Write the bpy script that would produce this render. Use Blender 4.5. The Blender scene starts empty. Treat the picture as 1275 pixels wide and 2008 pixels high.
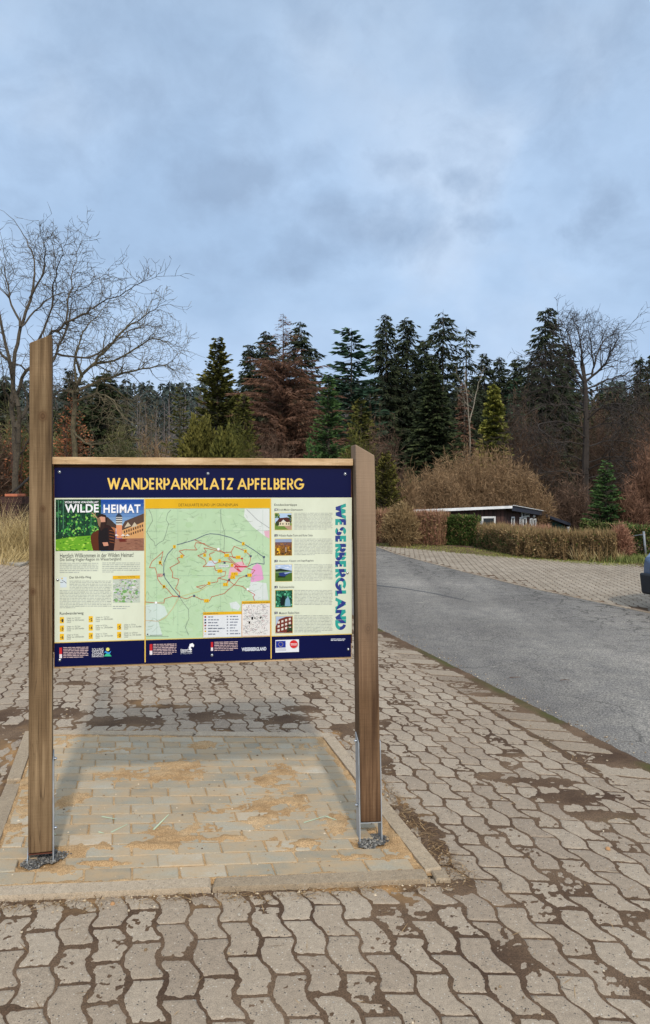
import bpy, math, random
import numpy as np
from mathutils import Vector
from math import sin, cos, pi, radians, sqrt, atan2

SC = bpy.context.scene
COL = SC.collection
# ------------------------------------------------------------------ camera
F = 1450.0; CX = 637.5; HZ = 960.0; EYE = 1.6
cam = bpy.data.cameras.new('camera'); camo = bpy.data.objects.new('camera', cam); COL.objects.link(camo)
camo.location = (0, 0, EYE); camo.rotation_euler = (radians(90), 0, 0)
cam.sensor_fit = 'VERTICAL'; cam.sensor_height = 36; cam.lens = 36 * F / 2008
cam.shift_y = (960 - 1004) / 2008.0
cam.clip_end = 2000; cam.clip_start = 0.05
SC.camera = camo
# ------------------------------------------------------------------ world, sun, exposure
SUN_EL = 38.0
w = bpy.data.worlds.new("World"); SC.world = w; w.use_nodes = True
nt = w.node_tree; N = nt.nodes; N.clear()
def nd(nt, t, **k):
    n = nt.nodes.new(t)
    for a, b in k.items(): setattr(n, a, b)
    return n
def S(r, g, b, k=1.0):
    f = lambda c: (c/255/12.92 if c/255 <= .04045 else ((c/255+.055)/1.055)**2.4)
    return (f(r)*k, f(g)*k, f(b)*k, 1)
out = nd(nt, 'ShaderNodeOutputWorld'); bg = nd(nt, 'ShaderNodeBackground'); sky = nd(nt, 'ShaderNodeTexSky')
sky.sky_type = 'NISHITA'; sky.sun_disc = False; sky.sun_elevation = radians(SUN_EL); sky.sun_rotation = radians(169)
sky.air_density = 1.0; sky.dust_density = 1.5
tc = nd(nt, 'ShaderNodeTexCoord'); sp = nd(nt, 'ShaderNodeSeparateXYZ')
nt.links.new(tc.outputs['Generated'], sp.inputs[0])
def mth(nt, op, a, b=None, c=None, clamp=False):
    m = nd(nt, 'ShaderNodeMath', operation=op); m.use_clamp = clamp
    for i, v in enumerate((a, b, c)):
        if v is None: continue
        if isinstance(v, (int, float)): m.inputs[i].default_value = v
        else: nt.links.new(v, m.inputs[i])
    return m.outputs[0]
def ramp(nt, fac, stops):
    r = nd(nt, 'ShaderNodeValToRGB'); e = r.color_ramp.elements
    while len(e) < len(stops): e.new(0.5)
    for i, (p, c) in enumerate(stops): e[i].position = p; e[i].color = c
    if fac is not None: nt.links.new(fac, r.inputs[0])
    return r.outputs[0]
def mix(nt, f, a, b, bt='MIX'):
    m = nd(nt, 'ShaderNodeMix', data_type='RGBA', blend_type=bt)
    for i, v in ((0, f), (6, a), (7, b)):
        if isinstance(v, (int, float)): m.inputs[i].default_value = v
        elif isinstance(v, tuple): m.inputs[i].default_value = v
        else: nt.links.new(v, m.inputs[i])
    return m.outputs[2]
# cloud deck: soft large tones, plus darker cloud banks standing at fixed compass bearings and heights
az_ = mth(nt, 'ARCTAN2', sp.outputs[0], sp.outputs[1]); el_ = mth(nt, 'ARCSINE', sp.outputs[2])
cb2 = nd(nt, 'ShaderNodeCombineXYZ'); nt.links.new(az_, cb2.inputs[0]); nt.links.new(el_, cb2.inputs[1])
def anoise(scale, detail, rough, off, sc3=(1, 1, 1), rot=0, dist=0):
    mp = nd(nt, 'ShaderNodeMapping'); mp.inputs['Location'].default_value = off; mp.inputs['Scale'].default_value = sc3; mp.inputs['Rotation'].default_value = (0, 0, rot)
    nt.links.new(cb2.outputs[0], mp.inputs[0]); n = nd(nt, 'ShaderNodeTexNoise'); n.inputs['Scale'].default_value = scale; n.inputs['Detail'].default_value = detail
    n.inputs['Roughness'].default_value = rough; n.inputs['Distortion'].default_value = dist; nt.links.new(mp.outputs[0], n.inputs[0]); return n.outputs[0]
big = anoise(3.2, 4, .5, (3.1, 1.7, 0), (1, 1.5, 1), .5, .3)
cl = ramp(nt, big, [(.36, S(162, 188, 224)), (.50, S(175, 200, 235)), (.64, S(189, 209, 239))])
hi_ = ramp(nt, el_, [(.40, (0, 0, 0, 1)), (.62, (1, 1, 1, 1))])
cl = mix(nt, mth(nt, 'MULTIPLY', hi_, .60), cl, S(160, 182, 212))
hz = ramp(nt, el_, [(.10, (1, 1, 1, 1)), (.24, (0, 0, 0, 1))])
cl = mix(nt, mth(nt, 'MULTIPLY', hz, .55), cl, S(184, 205, 240))
dn = nd(nt, 'ShaderNodeTexNoise'); dn.inputs['Scale'].default_value = 6.5; dn.inputs['Detail'].default_value = 5; dn.inputs['Roughness'].default_value = .6; nt.links.new(cb2.outputs[0], dn.inputs[0])
ds = nd(nt, 'ShaderNodeSeparateColor'); nt.links.new(dn.outputs['Color'], ds.inputs[0])
az_ = mth(nt, 'ADD', az_, mth(nt, 'MULTIPLY', mth(nt, 'SUBTRACT', ds.outputs[0], .5), .22)); el_ = mth(nt, 'ADD', el_, mth(nt, 'MULTIPLY', mth(nt, 'SUBTRACT', ds.outputs[1], .5), .13))
edge_ = anoise(9, 7, .62, (2.2, 8.1, 0), (1, 1.25, 1), .55, .4); tot = None
for (bx_, by_, rx_, ry_, am_) in ((470, 345, 120, 55, 1.0), (600, 300, 90, 60, .6), (720, 445, 190, 62, 1.0), (590, 495, 100, 45, .8), (960, 430, 62, 36, .9), (1165, 415, 62, 50, 1.0), (935, 335, 62, 34, .7), (775, 305, 60, 36, .6),
                                   (300, 150, 330, 150, .62), (340, 520, 140, 60, .5), (60, 290, 130, 60, .55), (1080, 120, 300, 150, .6), (1180, 300, 120, 60, .3), (-400, 300, 400, 160, .8), (1900, 250, 500, 180, .8), (220, -400, 900, 300, .6)):
    u0 = math.atan((bx_-CX)/F); v0 = math.asin(min(.95, (HZ-by_)/math.sqrt((bx_-CX)**2+F*F+(HZ-by_)**2)))
    a1 = mth(nt, 'MULTIPLY', mth(nt, 'SUBTRACT', az_, u0), F/rx_); a2 = mth(nt, 'MULTIPLY', mth(nt, 'SUBTRACT', el_, v0), F/ry_)
    g_ = mth(nt, 'MULTIPLY', mth(nt, 'EXPONENT', mth(nt, 'MULTIPLY', mth(nt, 'ADD', mth(nt, 'MULTIPLY', a1, a1), mth(nt, 'MULTIPLY', a2, a2)), -.9)), am_)
    tot = g_ if tot is None else mth(nt, 'MAXIMUM', tot, g_)
dk_ = ramp(nt, mth(nt, 'ADD', tot, mth(nt, 'MULTIPLY', mth(nt, 'SUBTRACT', edge_, .5), 1.7)), [(.25, (0, 0, 0, 1)), (.95, (1, 1, 1, 1))])
cl = mix(nt, mth(nt, 'MULTIPLY', dk_, .68), cl, S(144, 166, 199))
fine_ = anoise(16, 5, .6, (1.3, 5.2, 0), (1, 1.4, 1), .5)
cl = mix(nt, 1.0, cl, ramp(nt, fine_, [(.3, (1.11, 1.11, 1.06, 1)), (.7, (1.21, 1.21, 1.15, 1))]), 'MULTIPLY')
nsk = mix(nt, 1.0, sky.outputs[0], (.1, .1, .1, 1), 'MULTIPLY')
fin = mix(nt, .92, nsk, cl)
# glow round the veiled sun and brighter zenith, added to fill the shade
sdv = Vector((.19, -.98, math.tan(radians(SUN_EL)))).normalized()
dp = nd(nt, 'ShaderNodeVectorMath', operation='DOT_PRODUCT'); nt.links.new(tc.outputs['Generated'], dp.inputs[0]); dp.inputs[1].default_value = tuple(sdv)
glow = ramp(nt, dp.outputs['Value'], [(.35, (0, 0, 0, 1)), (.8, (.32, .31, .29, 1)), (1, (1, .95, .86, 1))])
zen = ramp(nt, sp.outputs[2], [(.6, (0, 0, 0, 1)), (.9, (.30, .29, .28, 1))])
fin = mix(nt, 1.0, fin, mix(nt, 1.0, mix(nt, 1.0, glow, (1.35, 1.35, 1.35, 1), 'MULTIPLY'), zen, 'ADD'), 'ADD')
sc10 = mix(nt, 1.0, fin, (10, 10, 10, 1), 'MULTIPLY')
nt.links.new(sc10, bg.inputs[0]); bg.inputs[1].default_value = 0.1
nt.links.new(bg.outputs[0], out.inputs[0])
sl = bpy.data.lights.new('sun', 'SUN'); sl.energy = 2.35; sl.angle = radians(2.6); sl.color = (1, .90, .78)
so = bpy.data.objects.new('sun', sl); COL.objects.link(so)
sd = Vector((-.19, .98, -math.tan(radians(SUN_EL)))).normalized()
so.rotation_euler = sd.to_track_quat('-Z', 'Y').to_euler(); so.location = (3, -6, 12)
SC.view_settings.view_transform = 'Standard'; SC.view_settings.look = 'None'
SC.view_settings.exposure = 0.0; SC.view_settings.gamma = 1.0
SC.render.engine = 'CYCLES'
SC.cycles.max_bounces = 5; SC.cycles.diffuse_bounces = 3; SC.cycles.transparent_max_bounces = 4

# ------------------------------------------------------------------ helpers
def tag(o, label=None, cat=None, group=None, kind=None):
    if label: o['label'] = label
    if cat: o['category'] = cat
    if group: o['group'] = group
    if kind: o['kind'] = kind
    return o
def empty(name, loc, label=None, cat=None, group=None):
    o = bpy.data.objects.new(name, None); COL.objects.link(o); o.location = loc; o.empty_display_size = .2
    return tag(o, label, cat, group)
def wloc(o):
    v = Vector((0, 0, 0))
    while o is not None: v += o.location; o = o.parent
    return v
def link(name, me, parent=None, loc=(0, 0, 0)):
    o = bpy.data.objects.new(name, me); COL.objects.link(o); o.location = loc
    if parent is not None: o.parent = parent
    return o
def npmesh(name, V, mats, rnd=None, mi=None, smooth=False):
    """V: (N,k,3) separate faces"""
    V = np.asarray(V, dtype=np.float32); n, k, _ = V.shape
    me = bpy.data.meshes.new(name)
    me.vertices.add(n*k); me.vertices.foreach_set('co', V.reshape(-1))
    me.loops.add(n*k); me.loops.foreach_set('vertex_index', np.arange(n*k, dtype=np.int32))
    me.polygons.add(n); me.polygons.foreach_set('loop_start', np.arange(0, n*k, k, dtype=np.int32))
    me.polygons.foreach_set('loop_total', np.full(n, k, dtype=np.int32))
    if mi is not None: me.polygons.foreach_set('material_index', np.asarray(mi, dtype=np.int32))
    if not isinstance(mats, (list, tuple)): mats = [mats]
    for m in mats: me.materials.append(m)
    if rnd is not None:
        a = me.attributes.new('rnd', 'FLOAT', 'FACE'); a.data.foreach_set('value', np.asarray(rnd, dtype=np.float32))
    me.update(calc_edges=True)
    return me
def gridmesh(name, P, mats, vattr=None, smooth=True, mask=None):
    """P (r,c,3) shared grid"""
    r, c, _ = P.shape
    me = bpy.data.meshes.new(name)
    idx = np.arange(r*c).reshape(r, c)
    q = np.stack([idx[:-1, :-1], idx[:-1, 1:], idx[1:, 1:], idx[1:, :-1]], -1).reshape(-1, 4)
    if mask is not None: q = q[mask.reshape(-1)]
    me.vertices.add(r*c); me.vertices.foreach_set('co', P.astype(np.float32).reshape(-1))
    n = len(q)
    me.loops.add(n*4); me.loops.foreach_set('vertex_index', q.astype(np.int32).reshape(-1))
    me.polygons.add(n); me.polygons.foreach_set('loop_start', np.arange(0, n*4, 4, dtype=np.int32))
    me.polygons.foreach_set('loop_total', np.full(n, 4, dtype=np.int32))
    if smooth: me.polygons.foreach_set('use_smooth', np.ones(n, dtype=bool))
    if vattr:
        for k, a in vattr.items():
            at = me.attributes.new(k, 'FLOAT', 'POINT'); at.data.foreach_set('value', a.astype(np.float32).reshape(-1))
    if not isinstance(mats, (list, tuple)): mats = [mats]
    for m in mats: me.materials.append(m)
    me.update(calc_edges=True)
    return me
class MB:
    def __init__(s): s.v = []; s.f = []; s.m = []; s.sm = []
    def poly(s, pts, m=0, sm=False):
        b = len(s.v); s.v += [tuple(p) for p in pts]; s.f.append(tuple(range(b, b+len(pts)))); s.m.append(m); s.sm.append(sm)
    def hexa(s, c, m=0):
        """8 corners: bottom 0-3 ccw, top 4-7 ccw"""
        b = len(s.v); s.v += [tuple(p) for p in c]
        for f in ((3, 2, 1, 0), (4, 5, 6, 7), (0, 1, 5, 4), (1, 2, 6, 5), (2, 3, 7, 6), (3, 0, 4, 7)):
            s.f.append(tuple(b+i for i in f)); s.m.append(m); s.sm.append(False)
    def box(s, x0, x1, y0, y1, z0, z1, m=0):
        s.hexa([(x0, y0, z0), (x1, y0, z0), (x1, y1, z0), (x0, y1, z0), (x0, y0, z1), (x1, y0, z1), (x1, y1, z1), (x0, y1, z1)], m)
    def tube(s, p0, p1, r0, r1, n=10, m=0, caps=True):
        p0 = Vector(p0); p1 = Vector(p1); d = (p1-p0).normalized()
        a = d.orthogonal().normalized(); c = d.cross(a)
        b = len(s.v)
        for p, r in ((p0, r0), (p1, r1)):
            for i in range(n):
                t = 2*pi*i/n; s.v.append(tuple(p+(a*cos(t)+c*sin(t))*r))
        for i in range(n):
            j = (i+1) % n; s.f.append((b+i, b+j, b+n+j, b+n+i)); s.m.append(m); s.sm.append(True)
        if caps:
            s.f.append(tuple(b+i for i in reversed(range(n)))); s.m.append(m); s.sm.append(False)
            s.f.append(tuple(b+n+i for i in range(n))); s.m.append(m); s.sm.append(False)
    def dome(s, c, nrm, r, h, m=0, n=12, k=4):
        c = Vector(c); d = Vector(nrm).normalized(); a = d.orthogonal().normalized(); e = d.cross(a); b = len(s.v)
        for j in range(k):
            t = j/k*pi/2
            for i in range(n):
                q = 2*pi*i/n; s.v.append(tuple(c+(a*cos(q)+e*sin(q))*r*cos(t)+d*h*sin(t)))
        s.v.append(tuple(c+d*h))
        for j in range(k-1):
            for i in range(n):
                i2 = (i+1) % n; s.f.append((b+j*n+i, b+j*n+i2, b+(j+1)*n+i2, b+(j+1)*n+i)); s.m.append(m); s.sm.append(True)
        for i in range(n):
            s.f.append((b+(k-1)*n+i, b+(k-1)*n+(i+1) % n, b+k*n)); s.m.append(m); s.sm.append(True)
    def build(s, name, mats, parent=None, bevel=0, loc=None):
        me = bpy.data.meshes.new(name)
        off = wloc(parent) if parent is not None else Vector(loc or (0, 0, 0))
        me.from_pydata([(v[0]-off.x, v[1]-off.y, v[2]-off.z) for v in s.v], [], s.f)
        if not isinstance(mats, (list, tuple)): mats = [mats]
        for m in mats: me.materials.append(m)
        me.polygons.foreach_set('material_index', s.m); me.polygons.foreach_set('use_smooth', s.sm)
        me.update()
        o = link(name, me, parent, (0, 0, 0) if parent is not None else off)
        if bevel:
            md = o.modifiers.new('bevel', 'BEVEL'); md.width = bevel; md.segments = 2; md.limit_method = 'ANGLE'
        return o
def vnoise(x, y, scale, seed, octv=1):
    tot = 0; amp = 1; s = 0
    for o in range(octv):
        r = np.random.RandomState(seed+o*17); T = r.rand(257, 257)
        X = x*scale; Y = y*scale; xi = np.floor(X).astype(int); yi = np.floor(Y).astype(int)
        fx = X-xi; fy = Y-yi; fx = fx*fx*(3-2*fx); fy = fy*fy*(3-2*fy)
        a = T[yi % 257, xi % 257]; b = T[yi % 257, (xi+1) % 257]; c = T[(yi+1) % 257, xi % 257]; d = T[(yi+1) % 257, (xi+1) % 257]
        tot = tot+amp*((a*(1-fx)+b*fx)*(1-fy)+(c*(1-fx)+d*fx)*fy); s += amp; amp *= .5; scale = scale*2.03
    return tot/s
def GP(px, py):
    """photo pixel -> level ground (x, y)"""
    d = EYE*F/(py-HZ); return ((px-CX)/F*d, d)
def AT(px, py, d): return Vector(((px-CX)/F*d, d, EYE-(py-HZ)/F*d))
def smooth(t, a, b):
    t = np.clip((t-a)/(b-a), 0, 1); return t*t*(3-2*t)
def ground_z(x, y):
    """terrain height: level car park, a drop behind the hedges, a wooded hill far off"""
    x = np.asarray(x, dtype=float); y = np.asarray(y, dtype=float)
    s = (y-(22.5-np.clip(x-1.5, 0, 14)*1.2))/1.5
    z = -1.5*smooth(s, 1.2, 5.5)
    z = z+np.clip((y-62)/140, 0, 1.6)**1.25*15
    return z

# ------------------------------------------------------------------ materials
def newmat(name):
    m = bpy.data.materials.new(name); m.use_nodes = True; t = m.node_tree
    b = t.nodes['Principled BSDF']; return m, t, b
def tex(t, kind, scale, vec, **k):
    n = nd(t, kind); n.inputs['Scale'].default_value = scale
    for a, b in k.items():
        if a in n.inputs: n.inputs[a].default_value = b
        else: setattr(n, a, b)
    t.links.new(vec, n.inputs['Vector']); return n
def coords(t, which='Object', scale=None):
    c = nd(t, 'ShaderNodeTexCoord').outputs[which]
    if scale:
        m = nd(t, 'ShaderNodeMapping'); m.inputs['Scale'].default_value = scale; t.links.new(c, m.inputs[0]); c = m.outputs[0]
    return c
def attr(t, name): return nd(t, 'ShaderNodeAttribute', attribute_name=name)
def bump(t, b, h, strength, dist):
    n = nd(t, 'ShaderNodeBump'); n.inputs['Strength'].default_value = strength; n.inputs['Distance'].default_value = dist
    t.links.new(h, n.inputs['Height']); t.links.new(n.outputs[0], b.inputs['Normal'])
def B01(lo, hi): return [(lo, (0, 0, 0, 1)), (hi, (1, 1, 1, 1))]
def plain(name, c, rough=.6, metal=0, c2=None, sc=8, bmp=0, spec=None):
    m, t, b = newmat(name); b.inputs['Roughness'].default_value = rough; b.inputs['Metallic'].default_value = metal
    v = coords(t); n = tex(t, 'ShaderNodeTexNoise', sc, v, Detail=5)
    c2 = c2 or tuple(x*.75 for x in c[:3])+(1,)
    t.links.new(ramp(t, n.outputs[0], [(.35, c), (.7, c2)]), b.inputs['Base Color'])
    if bmp: bump(t, b, n.outputs[0], bmp, .01)
    if spec is not None: b.inputs['Specular IOR Level'].default_value = spec
    return m
def folmat(name, stops, rough=.8, spec=.2, nscale=.9, nvar=.35):
    """colour by per-face value plus a soft object-space variation in leaf colour"""
    m, t, b = newmat(name)
    a = attr(t, 'rnd').outputs['Fac']; n = tex(t, 'ShaderNodeTexNoise', nscale, coords(t), Detail=2).outputs[0]
    f = mth(t, 'ADD', a, mth(t, 'MULTIPLY', mth(t, 'SUBTRACT', n, .5), nvar*2), clamp=True)
    t.links.new(ramp(t, f, stops), b.inputs['Base Color'])
    b.inputs['Roughness'].default_value = rough; b.inputs['Specular IOR Level'].default_value = spec
    return m
def stonemat(name, c1, c2, c3, speck=.35, bs=.5, big=1.3, lichen=None):
    m, t, b = newmat(name); v = coords(t)
    a = attr(t, 'rnd').outputs['Fac']
    n1 = tex(t, 'ShaderNodeTexNoise', big, v, Detail=5).outputs[0]
    n2 = tex(t, 'ShaderNodeTexNoise', 260, v, Detail=3, Roughness=.7).outputs[0]
    n4 = tex(t, 'ShaderNodeTexNoise', 38, v, Detail=4, Roughness=.7).outputs[0]
    vo = tex(t, 'ShaderNodeTexVoronoi', 110, v)
    f = mth(t, 'ADD', mth(t, 'MULTIPLY', a, .55), mth(t, 'MULTIPLY', n1, .5), clamp=True)
    c = ramp(t, f, [(.15, c1), (.5, c2), (.85, c3)])
    g = ramp(t, n2, [(.33, (.62, .62, .62, 1)), (.5, (1, 1, 1, 1)), (.68, (1.25, 1.25, 1.25, 1))])
    c = mix(t, 1, c, g, 'MULTIPLY')
    g2 = ramp(t, n4, [(.35, (.86, .86, .86, 1)), (.62, (1.06, 1.06, 1.06, 1))]); c = mix(t, 1, c, g2, 'MULTIPLY')
    # aggregate grains: a few dark and a few light pebbles
    sel = nd(t, 'ShaderNodeSeparateColor'); t.links.new(vo.outputs['Color'], sel.inputs[0])
    near = ramp(t, vo.outputs['Distance'], [(.22, (1, 1, 1, 1)), (.4, (0, 0, 0, 1))])
    dk = mth(t, 'MULTIPLY', near, mth(t, 'GREATER_THAN', sel.outputs[0], .90))
    lt = mth(t, 'MULTIPLY', near, mth(t, 'GREATER_THAN', sel.outputs[1], .90))
    c = mix(t, mth(t, 'MULTIPLY', dk, speck*1.8, clamp=True), c, (.03, .032, .035, 1))
    c = mix(t, mth(t, 'MULTIPLY', lt, speck), c, (.62, .58, .5, 1))
    t.links.new(c, b.inputs['Base Color']); b.inputs['Roughness'].default_value = .9
    b.inputs['Specular IOR Level'].default_value = .25
    bump(t, b, mth(t, 'ADD', n2, mth(t, 'MULTIPLY', n4, 1.5)), bs, .003)
    return m
# ------------------------------------------------------------------ ground, road, paving
rs = np.random.RandomState(5)
def xr(d): return 0.6+(8.44-d)*.2976                    # near edge of the road
_d2 = [-8, 0, 4, 9.5, 12.1, 14.5, 18.4, 20.7, 34]; _x2 = [10.4, 7.6, 6.2, 4.2, 3.27, 2.64, 1.72, 1.42, -1.6]
def xr2(d): return np.interp(d, _d2, _x2)               # far edge of the road
PADC = [np.array(c) for c in ((-1.417, 2.856), (.513, 3.005), (.041, 4.80), (-1.965, 4.86))]   # FL FR BR BL (outer kerb)
def pad(u, v):
    u = np.asarray(u, float); v = np.asarray(v, float)
    f = [c[:, None] if u.ndim else c for c in PADC]
    a, b, c, d = PADC
    return ((a[0]*(1-u)+b[0]*u)*(1-v)+(d[0]*(1-u)+c[0]*u)*v, (a[1]*(1-u)+b[1]*u)*(1-v)+(d[1]*(1-u)+c[1]*u)*v)
def in_pad(x, y, m=0.0):
    """signed inside distance to pad polygon > m"""
    r = np.full(np.shape(x), 1e9)
    for i in range(4):
        a = PADC[i]; b = PADC[(i+1) % 4]; e = (b-a)/np.linalg.norm(b-a)
        r = np.minimum(r, e[0]*(y-a[1])-e[1]*(x-a[0]))
    return r

# --- terrain
m_ground, t, b = newmat('meadow_soil'); v = coords(t)
n1 = tex(t, 'ShaderNodeTexNoise', .5, v, Detail=6).outputs[0]; n2 = tex(t, 'ShaderNodeTexNoise', 9, v, Detail=5).outputs[0]
c = ramp(t, n1, [(.35, S(92, 84, 55)), (.52, S(96, 92, 52)), (.68, S(120, 108, 70))])
c = mix(t, .5, c, ramp(t, n2, [(.35, S(60, 52, 36)), (.65, S(130, 120, 84))])); t.links.new(c, b.inputs['Base Color'])
b.inputs['Roughness'].default_value = .95; bump(t, b, n2, .6, .04)
gx = np.concatenate([np.linspace(-420, -34, 36), np.linspace(-30, 30, 121), np.linspace(34, 420, 36)])
gy = np.concatenate([np.linspace(-60, -4, 20), np.linspace(-3, 60, 128), np.linspace(64, 420, 70)])
X, Y = np.meshgrid(gx, gy)
Z = ground_z(X, Y)-.06+(vnoise(X+600, Y+600, .21, 3, 3)-.5)*.12*smooth(Y, 24, 34)
o = link('ground', gridmesh('ground', np.stack([X, Y, Z], -1), m_ground)); tag(o, kind='structure')

# --- soil between the pavers
m_soil, t, b = newmat('joint_soil'); v = coords(t)
n1 = tex(t, 'ShaderNodeTexNoise', 3, v, Detail=5).outputs[0]; n2 = tex(t, 'ShaderNodeTexNoise', 190, v, Detail=4, Roughness=.75).outputs[0]
c = ramp(t, n1, [(.33, S(78, 62, 50)), (.5, S(96, 78, 62)), (.68, S(112, 93, 75))])
c = mix(t, 1, c, ramp(t, n2, [(.32, (.5, .5, .5, 1)), (.5, (1, 1, 1, 1)), (.7, (1.5, 1.45, 1.4, 1))]), 'MULTIPLY')
c = mix(t, attr(t, 'sand').outputs['Fac'], c, S(158, 124, 84)); c = mix(t, attr(t, 'moss').outputs['Fac'], c, S(78, 76, 46))
t.links.new(c, b.inputs['Base Color']); b.inputs['Roughness'].default_value = .97; b.inputs['Specular IOR Level'].default_value = .1
bump(t, b, n2, .8, .004)
rows = np.exp(np.linspace(math.log(1.15), math.log(19), 1250)); tt = np.linspace(-.80, .62, 860)
D, T = np.meshgrid(rows, tt, indexing='ij'); X = D*T; Y = D
hs = (vnoise(X+50, Y, 48, 11, 4)-.5)*.0052+(vnoise(X+50, Y, 7, 12, 3)-.5)*.0018-.0020
patch = [((1130, 1565), .42, .15), ((1085, 1535), .22, .12), ((1175, 1598), .3, .1), ((1020, 1530), .2, .08), ((955, 1520), .16, .08),
         ((1060, 1392), .30, .12), ((1140, 1405), .3, .1), ((950, 1362), .2, .12), ((850, 1650), .10, .30), ((800, 1600), .08, .22), ((900, 1740), .13, .14),
         ((760, 1500), .1, .3), ((745, 1420), .2, .2), ((250, 1415), .5, .22), ((420, 1405), .45, .2), ((560, 1410), .35, .2), ((130, 1400), .3, .25),
         ((20, 1440), .3, .45), ((10, 1400), .2, .3), ((700, 1430), .3, .25), ((330, 1385), .3, .1), ((150, 1340), .25, .1), ((600, 1390), .3, .15),
         ((150, 1790), .12, .05), ((20, 1980), .12, .04),
         ((1000, 1480), .14, .05), ((1240, 1500), .3, .1), ((770, 1740), .1, .05)]
pm = np.zeros_like(X)
for (p, rx, ry) in patch:
    gx_, gy_ = GP(*p); dx = (X-gx_)/rx; dy = (Y-gy_)/ry; pm = np.maximum(pm, np.exp(-(dx*dx+dy*dy)*.9))
pe = in_pad(X, Y); pm = np.maximum(pm, np.where(pe < 0, np.exp(-(pe/.055)**2)*.85, 0))
dist_strip = (xr(Y)-.33)-X
pm = np.maximum(pm, np.exp(-(dist_strip/.045)**2)*.75)
ns = vnoise(X+9, Y+4, 7, 21, 4)
hs = hs+smooth(pm*(.35+ns*.55+vnoise(X+3, Y+8, 26, 91, 4)*.6), .60, .80)*.0042
hs = hs+np.clip(vnoise(X+90, Y+14, 1.7, 33, 3)-.62, 0, 1)*.003
edge = X-xr(Y)
moss = np.exp(-((edge-.02)/.05)**2)
hs = hs+moss*.010*(vnoise(X, Y, 20, 5, 2)+.3)
hs = np.where(edge > .05, -.045, hs); hs = np.where(pe > .03, -.05, hs)
sand = np.where((pe < .02), np.exp(-(np.abs(pe+.03)/.09)**1.5), 0)*np.clip((vnoise(X, Y, 6, 44, 3)-.45)*4, 0, 1)
sand = np.maximum(sand, np.exp(-(((X-GP(330, 1378)[0])/.25)**2+((Y-GP(330, 1378)[1])/.12)**2))*np.clip((ns-.4)*4, 0, 1))
ms = np.clip(moss*np.clip((vnoise(X, Y, 3.1, 8, 3)-.5)*5, 0, 1)+.35*pm*np.clip((vnoise(X, Y, 4, 9, 2)-.6)*4, 0, 1)*(dist_strip < .4), 0, 1)
o = link('joint_soil', gridmesh('joint_soil', np.stack([X, Y, hs], -1), m_soil, {'sand': sand, 'moss': ms})); tag(o, kind='structure')

# --- wave shaped pavers
m_paver = stonemat('wave_paver_concrete', S(140, 125, 108), S(156, 141, 122), S(168, 154, 135), .5, .7)
m_paver2 = stonemat('car_park_paver_concrete', S(130, 118, 102), S(148, 136, 119), S(162, 150, 133), .3, .4, .6)
def wave_pavers(name, mat, lat, I, J, inside, du=.116, dv=.201, A=.0115, gap=.0022, detail=True):
    ii, jj = np.meshgrid(np.arange(*I), np.arange(*J), indexing='ij'); ii = ii.ravel(); jj = jj.ravel()
    v0 = (jj+.5*(ii % 2))*dv; u0 = ii*du
    xc, yc = lat(u0+du/2, v0+dv/2); k = inside(xc, yc); ii, u0, v0, xc, yc = ii[k], u0[k], v0[k], xc[k], yc[k]
    n = len(ii); K = 10 if detail else 5
    tt = np.linspace(0, 1, K); s = lambda v: np.clip(1.5*np.cos(2*pi*v/dv), -1, 1)*A
    def ring(ins, jit):
        L = []; vi = np.clip(tt*dv, ins, dv-ins)
        for side in (0, 1):
            for q in (range(K) if side == 1 else range(K-1, -1, -1)):
                vv = v0+tt[q]*dv; uu = u0+side*du+s(vv)+(-ins if side else ins)
                if q in (0, K-1): uu = uu+(-1 if side else 1)*ins*.5
                L.append((uu+rs.randn(n)*jit, v0+vi[q]+rs.randn(n)*jit))
        x, y = lat(np.stack([a for a, _ in L], 1), np.stack([b for _, b in L], 1)); return x, y
    tilt = rs.randn(n, 2)*.006; h0 = rs.randn(n)*.0009; rn = rs.rand(n)
    wn = np.clip((vnoise(xc+80, yc+80, .9, 71, 2)-.3)*1.2, 0, .5); rn = np.clip(rn*.7+wn*.5, 0, 1)
    rings = []
    for ins, z, jit in ((gap+.0150, 0, .0010), (gap+.0070, -.0011, .0014), (gap+.002, -.0034, .0008), (gap, -.045, 0)):
        x, y = ring(ins, jit if detail else 0)
        zz_ = z+h0[:, None]+tilt[:, :1]*(x-xc[:, None])+tilt[:, 1:]*(y-yc[:, None])
        rings.append(np.stack([x, y, zz_], -1))
    m = 2*K; V = np.concatenate(rings, 1); nv = 4*m                      # (n, 4m, 3)
    base = (np.arange(n)*nv)[:, None]
    loops = []; tot = []
    top = base+np.arange(m)[None, :]
    quads = []
    for r in range(3):
        a = np.arange(m); b2 = (a+1) % m
        q = np.stack([r*m+a, (r+1)*m+a, (r+1)*m+b2, r*m+b2], -1)         # m,4
        quads.append(base[:, :, None]+q[None])
    Q = np.concatenate(quads, 1).reshape(-1, 4)
    me = bpy.data.meshes.new(name)
    me.vertices.add(n*nv); me.vertices.foreach_set('co', V.astype(np.float32).reshape(-1))
    li = np.concatenate([top.reshape(-1), Q.reshape(-1)]).astype(np.int32)
    me.loops.add(len(li)); me.loops.foreach_set('vertex_index', li)
    lt = np.concatenate([np.full(n, m), np.full(len(Q), 4)]).astype(np.int32); ls = np.concatenate([[0], np.cumsum(lt)[:-1]]).astype(np.int32)
    me.polygons.add(len(lt)); me.polygons.foreach_set('loop_start', ls); me.polygons.foreach_set('loop_total', lt)
    at = me.attributes.new('rnd', 'FLOAT', 'FACE')
    at.data.foreach_set('value', np.concatenate([rn, np.repeat(rn, 3*m)]).astype(np.float32))
    me.materials.append(mat); me.update(calc_edges=True); me.validate()
    return tag(link(name, me), kind='structure')
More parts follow.
